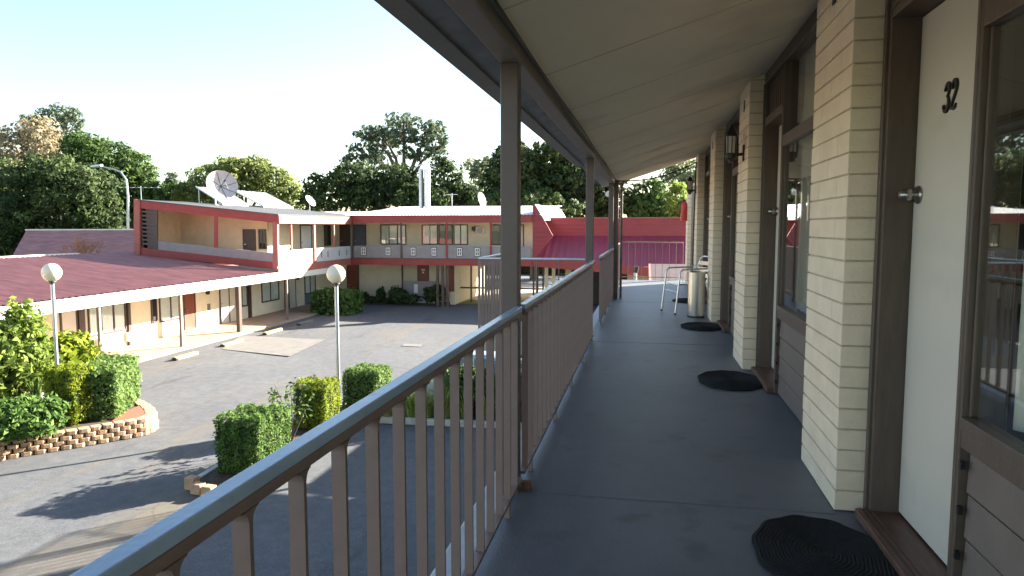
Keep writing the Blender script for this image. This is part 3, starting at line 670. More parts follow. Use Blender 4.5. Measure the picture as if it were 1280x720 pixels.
def opening(W, plane, axis, u0, u1, z0, z1, kind, parts=2, mtl=None, fdir=1, fw=.06):
    """a window or door set in a wall: frame, panes or leaf; axis 'x' = wall at X=plane facing +X, 'y' = wall at Y=plane facing -Y"""
    def bx(m, a0, a1, d0, d1, b0, b1):
        if axis == 'x': m.box(plane+d0, plane+d1, a0, a1, b0, b1)
        else: m.box(a0, a1, plane-d1, plane-d0, b0, b1)
    f = MB(); bx(f, u0, u0+fw, .003, .05, z0, z1); bx(f, u1-fw, u1, .003, .05, z0, z1); bx(f, u0+fw, u1-fw, .003, .05, z1-fw, z1)
    if kind == 'window':
        bx(f, u0+fw, u1-fw, .003, .07, z0, z0+fw)
        for k in range(1, parts): c = u0+(u1-u0)*k/parts; bx(f, c-.03, c+.03, .003, .045, z0+fw, z1-fw)
        fo = f.build('window', M['dbrown'], W)
        g = MB(); bx(g, u0+fw, u1-fw, .022, .026, z0+fw, z1-fw); g.build('pane', M['glass'], fo)
        n = 24; cv = MB()
        for i in range(n+1):
            u = u0+fw+(u1-u0-2*fw)*i/n; d = .008+.006*(i % 2)
            for z in (z0+fw, z1-fw): cv.v.append((plane+d, u, z) if axis == 'x' else (u, plane-d, z))
        for i in range(n): q = 2*i; cv.f.append((q, q+1, q+3, q+2))
        cv.build('curtain', mtl or M['blind'], fo)
    else:
        fo = f.build('door_frame', M['dbrown'], W)
        d = MB(); bx(d, u0+fw, u1-fw, .004, .03, z0, z1-fw); do = d.build('door', mtl or M['door'], W)
        h = MB(); bx(h, u0+fw+.06, u0+fw+.12, .03, .09, z0+.95, z0+1.0); h.build('door_handle', M['steel'], do)
    return fo
dkb = M['dark']
F0 = GZ+.125
opening(LW, XW, 'x', 18.2, 19.5, -2.8, -1.6, 'window')
opening(LW, XW, 'x', 21.0, 21.75, F0, -1.55, 'door'); part('brown_pier', M['dbrown'], LW, (XW+.003, XW+.09, 21.77, 22.05, F0, -1.316))
opening(LW, XW, 'x', 22.25, 24.15, -2.75, -1.6, 'window', 3); part('brown_pier', M['dbrown'], LW, (XW+.003, XW+.1, 24.2, 24.34, F0, -1.316))
for y in (22.6, 24.1): part('meter_box', M['white'], LW, (XW+.003, XW+.12, y, y+.22, -3.2, -2.85))
opening(LW, XW, 'x', 25.6, 25.95, -2.7, -1.65, 'window', 1, dkb); opening(LW, XW, 'x', 26.1, 27.55, -2.72, -1.6, 'window', 2)
opening(LW, XW, 'x', 27.68, 28.5, F0, -1.6, 'door', mtl=M['brown_door'])
opening(LW, XW, 'x', 30.35, 31.15, F0, -1.55, 'door'); opening(LW, XW, 'x', 31.7, 32.75, -2.75, -1.55, 'window', 2); part('brown_pier', M['dbrown'], LW, (XW+.003, XW+.1, 32.8, 33.0, F0, -1.316))
opening(LW, XW, 'x', 34.1, 35.9, -2.75, -1.5, 'window', 2); part('brown_pier', M['dbrown'], LW, (XW+.003, XW+.1, 36.5, 36.8, F0, -1.316))
opening(LW, XW, 'x', 36.95, 37.8, F0, -1.5, 'door'); opening(LW, XW, 'x', 38.9, 40.3, -2.75, -1.5, 'window', 2); part('under_panel', M['bluepanel'], LW, (XW+.003, XW+.04, 38.9, 40.3, F0, -2.76))
for y, z in ((29.3,-1.75),(37.9,-1.7)): part('entry_lamp', M['black'], LW, (XW+.003, XW+.16, y, y+.14, z-.1, z+.1), bevel=.03)
part('sign_plate', M['board'], LW, (XW+.003, XW+.02, 29.4, 29.62, -2.6, -2.3))
part('doorstep', M['white'], LW, (XW+.003, XW+.4, 27.6, 28.5, F0-.002, F0+.08))
for i, (a, b) in enumerate([((218,451),(248,443)),((278,434),(304,427)),((330,419),(351,413)),((373,407),(386,402))]):
    A, B = atZ(*a), atZ(*b); x = -16.6; T = thing('wheel_stop', (x, (A[1]+B[1])/2, GZ), ['worn yellow wheel stop nearest the planter, lowest in the photo','yellow wheel stop at edge of the pale concrete patch','yellow wheel stop just beyond the pale concrete patch','farthest wheel stop, unpainted pale concrete'][i], 'wheel stop', 'parking wheel stops')
    m = MB(); m.prism([(x-.09,A[1],GZ+.004),(x+.09,A[1],GZ+.004),(x+.06,A[1],GZ+.12),(x-.06,A[1],GZ+.12)], (0,B[1]-A[1],0)); m.build('block', M['patch'], T, bevel=.01)
    m = MB()
    if i < 3:
        n = 5
        for k in range(n): y = A[1]+(B[1]-A[1])*(k+.15)/n; m.prism([(x+.0925,y,GZ+.02),(x+.0625,y,GZ+.122),(x-.0625,y,GZ+.122),(x-.06,y,GZ+.124),(x+.064,y,GZ+.124),(x+.0945,y,GZ+.02)], (0,(B[1]-A[1])/n*.7,0))
        m.build('painted_stripe', M['yellow'], T)
    m2 = MB(); m2.box(x-.095,x+.095,A[1]-.01,A[1]+.1,GZ+.005,GZ+.09); m2.build('end_block', M['black'], T)

# ================================================================== TWO STOREY WING
TW = thing('motel_wing', (-15, 42, GZ), 'two storey L-shaped cream wing with red fascias and grey balcony panels across the yard', 'building')
def gp(*q): return [atY(x, y, 31.5) for x, y in q]
def gplate(name, mt, q, d0=0., d1=.12): m = MB(); m.prism([p+np.array([0,d0,0]) for p in gp(*q)], (0, d1-d0, 0)); return m.build(name, mt, TW)
gplate('gable_fascia', M['red'], [(176,251),(348,269),(348,279),(176,260.5)], -.04, .1)
gplate('balcony_panel', M['greypanel'], [(196,301),(344,316.7),(344,328),(196,312)], .01, .1)
gplate('lower_band', M['red'], [(176,309),(196,311.8),(345,328),(345,336.5),(176,319)], -.02, .09)
gplate('louvre_panel', M['dbrown'], [(176,260),(196,262),(196,311),(176,309.5)], .05, .1)
for k in range(9):
    y = 263+k*5.0; gplate('louvre_slat', M['dbrown'], [(177,y),(192,y+1.5),(192,y+4),(177,y+2.5)], .0, .049)
gplate('end_post', M['redfade'], [(168.5,249),(176,250),(176,320),(168.5,317)], -.08, .14)
gplate('post', M['dbrown'], [(192.3,262),(197,262.5),(197,311.9),(192.3,311.3)], -.02, .045)
gplate('post', M['red'], [(268,270),(272.5,270.4),(272.5,309.5),(268,309)], -.03, .005)
gplate('post', M['redfade'], [(341.5,277),(347.3,277.6),(347.3,336),(341.5,335.2)], -.05, .11)
zt = lambda x: 1.84 + .1*(-17.53-x)
YF, YB, XU = 40.2, 43.0, -19.7
# upper storey walls
m = MB(); m.prism([(-25.0,34.2,-.6),(XU,34.2,-.6),(XU,34.2,zt(XU)-.12),(-25.0,34.2,zt(-25)-.12)], (0,.2,0)); m.build('upper_wall', M['tan_wall'], TW)
m = MB(); m.prism([(-25.0,31.55,-.6),(-24.8,31.55,-.6),(-24.8,31.55,zt(-24.8)-.15),(-25.0,31.55,zt(-25)-.15)], (0,2.64,0)); m.build('upper_wall', M['tan_wall'], TW)
part('upper_wall', M['cream_wall'], TW, (XU-.2, XU, 34.4, YB, -.6, 1.9))
part('upper_wall', M['cream_wall'], TW, (XU, -6.7, YB, YB+.25, -.6, 2.0))
part('lower_front_wall', M['cream_wall'], TW, (-20.0, -11.55, YB, YB+.25, GZ-.03, -.62))
part('rear_mass', M['cream_wall'], TW, (-20.0, -11.55, YB+.25, 50, GZ-.03, 1.85)); part('upper_rear_mass', M['cream_wall'], TW, (-11.55, -6.7, YB+.25, 50, -.7, 1.85))
part('balcony_floor', M['concrete'], TW, (-24.9, -17.75, 31.6, YF, -.85, -.62)); part('balcony_floor', M['concrete'], TW, (-17.75, -6.6, YF+.06, YB, -.85, -.62)); part('balcony_floor', M['concrete'], TW, (XU, -17.76, YF, YB, -.85, -.62))
# roofs
zr = lambda x, y: zt(x)+.03
m = MB(); m.prism([(-25.1,31.42,zt(-25.1)+.0),(-17.5,31.42,zt(-17.5)+.0),(-17.5,31.42,zt(-17.5)+.05),(-25.1,31.42,zt(-25.1)+.05)], (0,12.5,0)); m.build('roof', M['greyroof'], TW)
zw = lambda x, y: 1.96+(y-40.0)*.078
m = MB(); nr = 190
bs = 0
for j in range(nr+1):
    x = -25+19*j/nr; a = .02 if j % 2 else -.01
    for y in (39.95, 50.3): m.v.append((x, y, zw(x, y)+a-(.0 if x > -18 else .35)))
for j in range(nr): q = 2*j; m.f.append((q, q+1, q+3, q+2))
m.build('roof', M['whiteroof'], TW)
part('roof_soffit', M['fascia_white'], TW, (-17.6, -6.6, YF-.1, YB, 1.60, 1.63)); part('roof_soffit', M['tan_wall'], TW, (-24.9, -17.6, 31.6, YB, 1.42+.0, 1.45)) if False else None
m = MB(); m.prism([(-25,31.5,zt(-25)-.06),(-17.6,31.5,zt(-17.6)-.06),(-17.6,31.5,zt(-17.6)-.03),(-25,31.5,zt(-25)-.03)], (0,11.5,0)); m.build('roof_soffit', M['palepanel'], TW)
part('side_fascia', M['redfade'], TW, (-17.58, -17.5, 31.5, YF-.16, 1.44, 1.86)); part('front_fascia', M['red'], TW, (-17.58, -6.5, YF-.15, YF-.09, 1.52, 1.95))
# balcony fronts
part('balcony_panel', M['palepanel'], TW, (-17.74, -17.68, 31.62, YF, -.62, .12)); part('balcony_panel', M['greypanel'], TW, (-17.68, -6.6, YF-.02, YF+.04, -.62, .14))
part('lower_band', M['redfade'], TW, (-17.76, -17.66, 31.6, YF-.05, -1.02, -.63)); part('lower_band', M['red'], TW, (-17.66, -6.5, YF-.06, YF+.05, -1.0, -.63))
part('band_cap', M['dbrown'], TW, (-17.66, -6.6, YF-.08, YF-.02, -.628, -.58))
for px in (346.5, 364, 393, 417.5):
    y = atX(px, 300, -17.64)[1]; w_ = .09 if px == 393 else .05
    part('post', M['redfade'], TW, (-17.675, -17.60, y-w_, y+w_, (-.62 if px in (393,346.5) else .12), 1.44))
for px in (440.5, 501.5, 558.3, 613.5):
    x = atY(px, 300, YF-.05)[0]; part('post', M['red'] if px > 520 else M['dbrown'], TW, (x-.05, x+.05, YF-.085, YF-.02, -.575, 1.52))
for px in (454.6,485.4,516.7,542.7,574.6,596.7,629):          # decorative breeze blocks let into the balcony front
    x = atY(px, 315, YF)[0]; D = part('breeze_block', M['white'], TW, (x-.14, x-.10, YF-.06, YF-.022, -.42, .04), (x+.10, x+.14, YF-.06, YF-.022, -.42, .04), (x-.1, x+.1, YF-.06, YF-.022, -.42, -.37), (x-.1, x+.1, YF-.06, YF-.022, -.01, .04), (x-.1, x+.1, YF-.055, YF-.022, -.21, -.17), (x-.02, x+.02, YF-.05, YF-.022, -.37, -.21), (x-.02, x+.02, YF-.05, YF-.022, -.17, -.01))
    part('block_surround', M['dbrown'], D, (x-.18, x+.18, YF-.0215, YF-.0205, -.46, .08))
for px in (359, 376, 387, 402, 410, 424, 433.5):
    y = atX(px, 320, -17.68)[1]; part('balcony_slot', M['dbrown'], TW, (-17.679, -17.672, y-.045, y+.045, -.42, -.08))
zU0 = -.62
opening(TW, 34.2, 'y', atY(304,300,34.2)[0], atY(320,300,34.2)[0], zU0, 1.15, 'door', mtl=M['dbrown']); opening(TW, 34.2, 'y', atY(323.5,300,34.2)[0], XU-.05, .1, 1.15, 'window', 2, dkb)
for a, b, k, mt in ((375,389,'door',M['blind']),(405,413,'window',dkb)):
    ya, yb = atX(a,300,XU)[1], atX(b,300,XU)[1]; opening(TW, XU, 'x', ya, min(yb, YB-.1), zU0 if k == 'door' else .1, 1.4, k, 2, mt)
for a, b, k, mt, n in ((425,438.5,'door',M['dbrown'],1),(442,458,'door',M['bluepanel'],1),(476,508,'window',None,3),(527.5,547.5,'window',M['blind'],1),(548.5,566,'window',dkb,2),(567,585,'window',M['blind'],2),(614,637,'window',dkb,2),(643,655,'door',M['door'],1)):
    xa, xb = atY(a,300,YB)[0], atY(b,300,YB)[0]; opening(TW, YB, 'y', xa, xb, zU0 if k == 'door' else .15, 1.42, k, n, mt)
xa = atY(601,290,YB)[0]
AC = part('air_conditioner', M['white'], TW, (xa-.25, xa+.25, YB-.3, YB-.003, .85, 1.25), bevel=.02)
part('grille', M['gutter'], AC, *[(xa-.2, xa+.2, YB-.306, YB-.3005, .9+k*.055, .925+k*.055) for k in range(6)])
xa = atY(593,290,YB)[0]; m = MB(); m.box(xa-.02, xa+.02, YB-.25, YB-.003, 1.0, 1.05); m.box(xa-.09, xa+.09, YB-.35, YB-.2, 1.05, 1.3); m.build('balcony_lamp', M['black'], TW)
# ground floor front
opening(TW, YB, 'y', atY(434,350,YB)[0], atY(449,350,YB)[0], GZ+.02, -1.1, 'door', mtl=M['brown_door'])
xa, xb = atY(522,350,YB)[0], atY(536.5,350,YB)[0]; opening(TW, YB, 'y', xa, xb, GZ+.3, -1.05, 'door', mtl=M['brown_door'])
m = MB(); m.obox(((xa+xb)/2, YB-.035, -1.45), (.12,0,0), (0,.003,0), (0,0,.05)); m.obox(((xa+xb)/2, YB-.035, -1.62), (.06,0,0), (0,.003,0), (0,0,.06)); m.build('door_plate', M['white'], TW)
xa, xb = atY(504,350,YB-1)[0], atY(543,350,YB-1)[0]
part('porch_panel', M['greypanel'], TW, (xa, xb, YB-1.0, YB-.9, -3.05, -2.1)); part('porch_plinth', M['palepanel'], TW, (xa, xb, YB-1.0, YB-.1, GZ, -3.2)); part('porch_post', M['dbrown'], TW, (xa-.1, xa-.003, YB-1.03, YB-.93, GZ, -.86))
x = atY(520,361,YB-1)[0]; part('breeze_block', M['white'], TW, (x-.12, x+.12, YB-1.03, YB-1.002, -2.85, -2.3))
for px in (547, 553.5, 559): x = atY(px, 350, YF+.4)[0]; part('porch_post', M['dbrown'], TW, (x-.07, x+.07, YF+.33, YF+.47, GZ, -.86))
xa, xb = atY(559.5,350,YB-.8)[0], atY(571,350,YB-.8)[0]; part('entry_pier', M['cream_wall'], TW, (xa+.25, xb, YB-1.2, YB-.003, GZ, -.86)); part('timber_sign', M['brown_door'], TW, (xb-.45, xb-.05, YB-1.25, YB-1.203, -2.7, -1.1))
for px in (574, 589, 604, 667, 672, 679): x = atY(px, 350, YB)[0]; part('carport_post', M['dbrown'], TW, (x-.05, x+.05, YB-.05, YB+.05, GZ, -.86))
xa, xb = atY(571,350,YB)[0], atY(680,350,YB)[0]; part('carport_rail', M['dbrown'], TW, (xa, xb, YB-.02, YB+.02, -2.6, -2.5)); part('carport_soffit', M['fascia_white'], TW, (-11.5, -6.6, YB, 50, -.86, -.75))
# rooftop things
def tilted_panel(x0t, x1b, yl, yr, label):
    T = thing('ribbed_panel', ((x0t+x1b)/2, (yl+yr)/2, zt(x1b)), label, 'roof panel', 'tilted white ribbed roof panels')
    zt0 = 3.47; zb = zt(x1b)+.08
    m = MB(); m.prism([(x0t,yl,zt0),(x1b,yl,zb),(x1b,yl,zb+.05),(x0t,yl,zt0+.05)], (0,yr-yl,0)); m.build('sheet', M['whiteroof'], T)
    n = int((yr-yl)/.55)
    m = MB()
    for k in range(n+1): y = yl+(yr-yl)*k/n; m.prism([(x0t,y-.03,zt0+.052),(x1b,y-.03,zb+.052),(x1b,y-.03,zb+.1),(x0t,y-.03,zt0+.1)], (0,.06,0))
    m.build('rib', M['galv'], T)
    m = MB()
    for y in (yl+.1, yr-.1): m.tube([(x0t+.1,y,zt(x0t)),(x0t+.1,y,zt0)], .03, 6)
    m.build('leg', M['galv'], T)
tilted_panel(-25.03, -23.4, 36.0, 38.6, 'white ribbed panel tilted behind the satellite dish, left one')
tilted_panel(-25.03, -23.0, 39.6, 43.3, 'longer white ribbed tilted panel to the right of the satellite dish')
# satellite dish
def dish():
    c = Vector(atY(277,232,35)); base = Vector((c.x-.4, 35, zt(c.x-.4)))
    T = thing('satellite_dish', base, 'large pale round satellite dish with dark ribs on pole above gable roof', 'satellite dish')
    ax = Vector((.72,-.62,.36)).normalized(); R0 = .83
    m = MB(); n = 10; prof = [(R0*i/n, .26*(i/n)**2) for i in range(1, n+1)]
    prof = [(.01,0)] + prof + [(R0, .285)] + [(R0*i/n, .26*(i/n)**2-.015) for i in range(n-1, 0, -1)] + [(.01,-.015)]
    m.lathe(prof, c-ax*.12, 36, ax); m.build('reflector', mat('dish_mesh', (.50,.45,.44), .6, var=.06), T, smooth=True)
    u = ax.cross(Vector((0,0,1))).normalized(); v = ax.cross(u); m = MB()
    for k in range(8):
        a = 2*math.pi*k/8+.2; d = u*math.cos(a)+v*math.sin(a); m.tube([c-ax*.12+d*R0*t+ax*(.26*t*t+.006) for t in (0,.35,.7,1)], .013, 5)
    m.build('rib', M['cable'], T)
    f = c+ax*.62; m = MB()
    for k in range(3): a = 2*math.pi*k/3+.4; d = u*math.cos(a)+v*math.sin(a); m.tube([c+d*R0*.55+ax*-.04, f], .011, 5)
    m.build('feed_strut', M['galv'], T); m = MB(); m.lathe([(.0,0),(.05,0),(.06,.12),(0,.13)], f-ax*.06, 10, ax); m.build('feed_horn', M['black'], T)
    m = MB(); m.tube([base, base+Vector((0,0,c.z-base.z-.15)), c-ax*.15], .045, 8); m.lathe([(.0,0),(.2,0),(.2,.02),(0,.02)], base+Vector((0,0,.05)), 8); m.build('pole', M['galv'], T)
dish()
def small_dish(px, py, Y, r, ax, zroof, label):
    c = Vector(atY(px, py, Y)); ax = Vector(ax).normalized(); T = thing('satellite_dish', (c.x, Y, zroof), label, 'satellite dish', None)
    m = MB(); m.lathe([(.01,0),(r*.5,.06*r),(r,.25*r),(r,.27*r),(r*.5,.08*r),(.01,.02)], c, 24, ax); m.build('reflector', M['white'], T, smooth=True)
    m = MB(); m.tube([(c.x,Y,zroof),c], .03, 6); m.tube([c, c+ax*r*1.1-Vector((0,0,r*.5))], .012, 5); m.build('mast', M['galv'], T)
small_dish(600.5, 250, 46, .5, (.95,-.25,.25), zw(0,46), 'small white dish seen edge-on on the far pale roof, left of nearest post')
small_dish(387, 252, 46, .45, (.8,-.1,.55), 2.0, 'little white dish at the left end of the far roof, under dark trees')
T = thing('flue', (atY(530,257,48)[0], 48, zw(0,48)), 'tall twin silver flue rising from the far roof before the spreading gum', 'flue')
for px, r_, mt in ((526.5,.16,'galv'),(534,.22,'whiteroof')):
    x = atY(px,240,48)[0]; m = MB(); m.tube([(x,48,2.4),(x,48,5.35)], r_, 14); m.build('pipe', M[mt], T, smooth=True)
m = MB(); x = atY(529.5,240,48)[0]; m.box(x-.05,x+.03,47.8,47.9,2.5,5.2); m.build('channel', M['dbrown'], T)
x = atY(530,208,48)[0]; m = MB(); m.tube([(x-.6,48,5.45),(x-.3,48,5.62),(x+.3,48,5.6),(x+.85,48,5.42)], .04, 6); m.tube([(x,48,5.3),(x,48,5.6)], .04, 6); m.build('cowl', M['galv'], T)
def antenna(px, pyt, Y, zb, span, label, ang=.2, n=7):
    c = Vector(atY(px, pyt, Y)); T = thing('tv_antenna', (c.x, Y, zb), label, 'antenna')
    m = MB(); m.tube([(c.x,Y,zb),(c.x,Y,c.z+.08)], .022, 6); m.build('mast', M['galv'], T)
    d = Vector((math.cos(ang), math.sin(ang), 0)); e = Vector((-d.y, d.x, .0)); m = MB(); m.tube([c-d*span/2, c+d*span/2], .017, 5)
    for k in range(n): q = c-d*span/2+d*span*k/(n-1); l = .32-.02*k; m.tube([q-e*l, q+e*l], .009, 4)
    m.build('boom', M['galv'], T)
antenna(176, 234.5, 33, zt(-25)-.1, 1.9, 'long thin aerial above the left end of the red gable'); antenna(565, 243, 46, zw(0,46), .7, 'small aerial on the far pale roof between flue and white dish')

# ================================================================== RED BUILDING at the back right
RB = thing('red_building', (1, 43, GZ), 'red building with maroon mansard roof closing the yard at the back right', 'building')
XR = 16
part('parapet_wall', M['redsheet'], RB, (-6.2, XR, 43.0, 43.3, .7, 1.78)); part('parapet_cap', M['redfade'], RB, (-6.2, XR, 42.96, 43.34, 1.782, 1.84))
def ribbed(poly_at, x0, x1, mt, name, parent, pitch=.4, amp=.015):
    m = MB(); n = int((x1-x0)/pitch*2)
    for j in range(n+1):
        x = x0+(x1-x0)*j/n; a = amp if j % 2 else -amp
        for (y, z) in poly_at(x): m.v.append((x, y-a*.7, z+a*.7))
    for j in range(n): q = 2*j; m.f.append((q, q+2, q+3, q+1))
    return m.build(name, mt, parent)
ribbed(lambda x: [(40.2, -.5-.075*(x+6.45)), (43.0-max(0,(-5.7-x))*3.5, .74-max(0,(-5.7-x))*1.5)], -6.45, XR, mat('maroon_mansard', (.24,.035,.06), .45, var=.08, scale=.8), 'mansard_roof', RB)
m = MB(); m.prism([(-6.48,40.12,-1.0),(3,40.12,-1.7),(3,40.12,-1.2),(-6.48,40.12,-.49)], (0,.08,0)); m.build('eave_band', M['red'], RB); part('soffit', M['fascia_white'], RB, (-6.4, XR, 40.2, 44, -.98, -.95))
m = MB(); m.prism([(-6.5,40.12,-.49),(-6.5,40.12,2.54),(-6.32,40.12,2.54),(-5.85,40.12,1.71),(-5.32,40.12,.76),(-6.3,40.12,-.49)], (0,.08,0)); m.build('end_fin', M['redsheet'], RB)
m = MB(); m.prism([(-6.33,40.1,2.56),(-5.83,40.1,1.72),(-5.83,40.1,1.66),(-6.40,40.1,2.56)], (0,12,0)); m.build('side_cladding', M['whiteroof'], RB)
x1 = atY(681,350,43)[0]; part('rear_wall', M['tan_wall'], RB, (x1+1.2, XR, 43.5, 43.7, GZ, -.96)); part('cream_pier', M['cream_wall'], RB, (x1, x1+.2, 42.9, 43.1, GZ, -.98)); part('cream_pier', M['cream_wall'], RB, (x1+.45, x1+.65, 42.9, 43.1, GZ, -.98))
part('roller_door', M['dark'], RB, (x1+1.6, x1+5, 43.45, 43.49, GZ, -1.3)); part('front_ledge', M['palepanel'], RB, (-2, XR, 41.5, 43.4, GZ, -2.6))
part('rear_mass', M['redsheet'], RB, (-6.0, XR, 44, 52, -.9, 1.6))
# maroon roofed house at the left
HB = thing('red_building', (-36, 50, GZ), 'low building with plain maroon roof behind the left wing, under the big dark trees', 'building')
m = MB(); q = [atY(8,324,46), atY(33,288,49), atY(200,287.5,49), atY(200,327,46)]; q[0][2] -= .5; q[3][2] -= .5; m.prism(q, (0,.15,.0)); m.build('roof', M['purple'], HB)
q = [atY(31,286.5,49), atY(200,286,49), atY(200,288,49), atY(32,288.6,49)]; m = MB(); m.prism(q, (0,.5,0)); m.build('ridge_cap', M['fascia_white'], HB); part('wall', M['tan_wall'], HB, (-48, -34, 47.5, 56, GZ, -.9))

# ================================================================== LAMP POSTS IN THE YARD
def yard_lamp(px, py, Y, label, lean=0):
    c = Vector(atY(px, py, Y)); T = thing('globe_lamp', (c.x, Y, GZ), label, 'lamp post', 'white globe lamps in the courtyard')
    m = MB(); m.tube([(c.x,Y,GZ-.1),(c.x,Y,c.z-.2)], .045, 14); m.build('pole', M['galv'], T, smooth=True)
    m = MB(); m.lathe([(.0,-.04),(.05,-.04),(.055,.0),(.09,.02),(.09,.05),(0,.05)], (c.x,Y,c.z-.26), 16); m.build('collar', M['gutter'], T, smooth=True)
    r = .225; m = MB(); m.lathe([(r*math.sin(math.pi*i/18)+.0005, -r*math.cos(math.pi*i/18)) for i in range(19)], c, 28); m.build('globe', M['globe'], T, smooth=True)
yard_lamp(64.5, 340.5, 15.0, 'white globe lamp on steel pole rising from the left planter'); yard_lamp(420, 342.5, 15.9, 'white globe lamp on steel pole beside the clipped hedges in the middle')
# street lamp far left
T = thing('street_lamp', (atY(160,283,55)[0], 55, GZ), 'tall silver street lamp with curved arm against dark trees', 'street lamp')
pts = [atY(x, y, 55) for x, y in ((160,283),(160,245),(158,225),(151,215),(140,211),(128,208.5))]; pts = [np.array([pts[0][0],55,GZ])]+pts
m = MB(); m.tube(pts, [.16,.12,.1,.09,.08,.07,.06], 8); m.build('pole', M['galv'], T, smooth=True)
c = Vector(atY(121,207.5,55)); m = MB(); m.obox(c, (.5,0,.04), (0,.18,0), (0,0,.1)); m.build('lamp_head', M['galv'], T, bevel=.05)

# ================================================================== PLANTERS
wall_px = [(-60,592),(0,577),(50,568.5),(100,560),(150,551),(180,545.5),(194,540.5),(199,535),(197,529),(188,522),(172,514),(150,507)]
wp = [Vector(atZ(*q)) for q in wall_px]
# resample
def resample(pts, step):
    out = [pts[0].copy()]; acc = 0
    for a, b in zip(pts[:-1], pts[1:]):
        d = (b-a).length; t = step-acc
        while t <= d: out.append(a.lerp(b, t/d)); t += step
        acc = d-(t-step)
    return out
BW = thing('block_wall', (-12.5, 13, GZ), 'low curved sandstone-coloured block retaining wall around the left garden bed', 'garden wall')
m = MB(); ch = .098
for c in range(4):
    rs = resample(wp, .235); off = .5 if c % 2 else 0
    for a, b in zip(rs[:-1], rs[1:]):
        d = b-a; a2 = a+d*off; mid = a2+d*.5; d = d.normalized(); nrm = Vector((-d.y, d.x, 0))
        mid = mid + nrm*(.13+c*.012+random.uniform(-.012,.012)); mid.z = GZ+.01+c*ch+ch/2
        hl = random.uniform(.098,.112)
        m.prism([mid-d*hl+nrm*.11+Vector((0,0,-ch/2+.002)), mid-d*hl-nrm*.09+Vector((0,0,-ch/2+.002)), mid-d*hl*.55-nrm*.12+Vector((0,0,-ch/2+.002)), mid+d*hl*.5-nrm*.125+Vector((0,0,-ch/2+.002)), mid+d*hl-nrm*.088+Vector((0,0,-ch/2+.002)), mid+d*hl+nrm*.11+Vector((0,0,-ch/2+.002))], (0,0,ch-.008-random.uniform(0,.006)))
m.build('blocks', M['block'], BW, bevel=.006)
back = [(-15.5,17.5),(-19.5,18.2),(-22,16),(-19,9.5)]
sp = [(p.x, p.y) for p in wp]; inner = []
for i, p in enumerate(wp):
    a = wp[max(i-1,0)]; b = wp[min(i+1,len(wp)-1)]; d = (b-a).normalized(); inner.append((p.x-d.y*.15, p.y+d.x*.15))
sheet('garden_bed', M['soil'], inner+back, GZ+.36, thick=.34)
mu = [(-11.45,14.0),(-11.5,14.5),(-11.9,15.0),(-12.3,15.2),(-12.2,14.4),(-11.9,13.7)]
sheet('mulch', M['mulch'], mu, GZ+.385)
sheet('garden_path', M['concrete'], [(-17.6,15.2),(-13.9,15.3),(-14.1,15.9),(-17.6,15.9)], GZ+.38)
BZ = GZ+.36
# hedges of the left bed
hedge_block('clipped_hedge', 'square yellow-green conifer hedge at the foot of the left globe lamp', [(-13.2,13.25),(-12.4,13.3),(-12.48,14.0),(-13.25,13.95)], BZ, -1.86, L['yellow'], leaf=.036, lump=.06, flare=.02)
d = Vector((-.43,.9)).normalized(); e = Vector((-d.y, d.x)) ; c0 = Vector((-11.95,13.95)); w1 = e*.8; l1 = d*2.1
hedge_block('clipped_hedge', 'long bright green privet hedge at the corner of the left garden bed', [tuple(c0+w1), tuple(c0), tuple(c0+l1), tuple(c0+w1+l1)], BZ, -1.97, L['hedge2'], leaf=.055, lump=.04, flare=.05)
# central planter
SZ = GZ+.1
sheet('planter_soil', M['soil'], [(-8.15,11.3),(-7.05,11.3),(-7.0,15.6),(-6.5,16.2),(-.9,16.25),(-.9,17.6),(-7.2,17.6),(-8.3,16.4)], SZ, thick=.1)
km = MB()
kp = [Vector((-6.98,10.9,0)),Vector((-6.97,13.1,0)),Vector((-6.93,15.2,0)),Vector((-6.78,15.75,0)),Vector((-6.45,16.05,0)),Vector((-3.1,16.17,0)),Vector((-.9,16.2,0))]
for a, b in zip(kp[:-1], kp[1:]):
    d = (b-a).normalized(); nrm = Vector((-d.y,d.x,0))*.075; km.prism([a-nrm+Vector((0,0,GZ)), b-nrm+Vector((0,0,GZ)), b+nrm+Vector((0,0,GZ)), a+nrm+Vector((0,0,GZ))], (0,0,.15))
ko = km.build('kerb', M['kerbm'], bevel=.015); ko['kind'] = 'structure'
lk = MB(); lp = [Vector((-8.2,11.35,0)),Vector((-8.3,14,0)),Vector((-8.4,16.5,0)),Vector((-7.3,17.7,0)),Vector((-.9,17.7,0))]
for a, b in zip(lp[:-1], lp[1:]):
    d = (b-a).normalized(); nrm = Vector((-d.y,d.x,0))*.06; lk.prism([a-nrm+Vector((0,0,GZ)), b-nrm+Vector((0,0,GZ)), b+nrm+Vector((0,0,GZ)), a+nrm+Vector((0,0,GZ))], (0,0,.13))
ko = lk.build('kerb', M['kerbm'], bevel=.015); ko['kind'] = 'structure'
for i, (x, y) in enumerate(((-8.12,11.22),(-7.88,11.05),(-7.62,10.98))):
    m = MB(); m.prism([(x-.11,y-.08,GZ+.01),(x+.1,y-.1,GZ+.01),(x+.12,y+.07,GZ+.01),(x-.09,y+.1,GZ+.01)], (.01,.0,.24-.05*(i>0)))
    tag(m.build('stone_block', M['block'], bevel=.02), ['tan stone block at the left corner of the middle planter','tan stone block in the middle of the planter end','tan stone block nearest the white kerb'][i], 'stone block', 'stone blocks at planter end')
hedge_block('clipped_hedge', 'dark green square hedge closest to the railing, standing alone', [(-7.98,11.75),(-7.1,11.75),(-7.08,12.95),(-7.95,12.95)], SZ, -2.32, L['hedge'], leaf=.034, flare=.12, lump=.05)
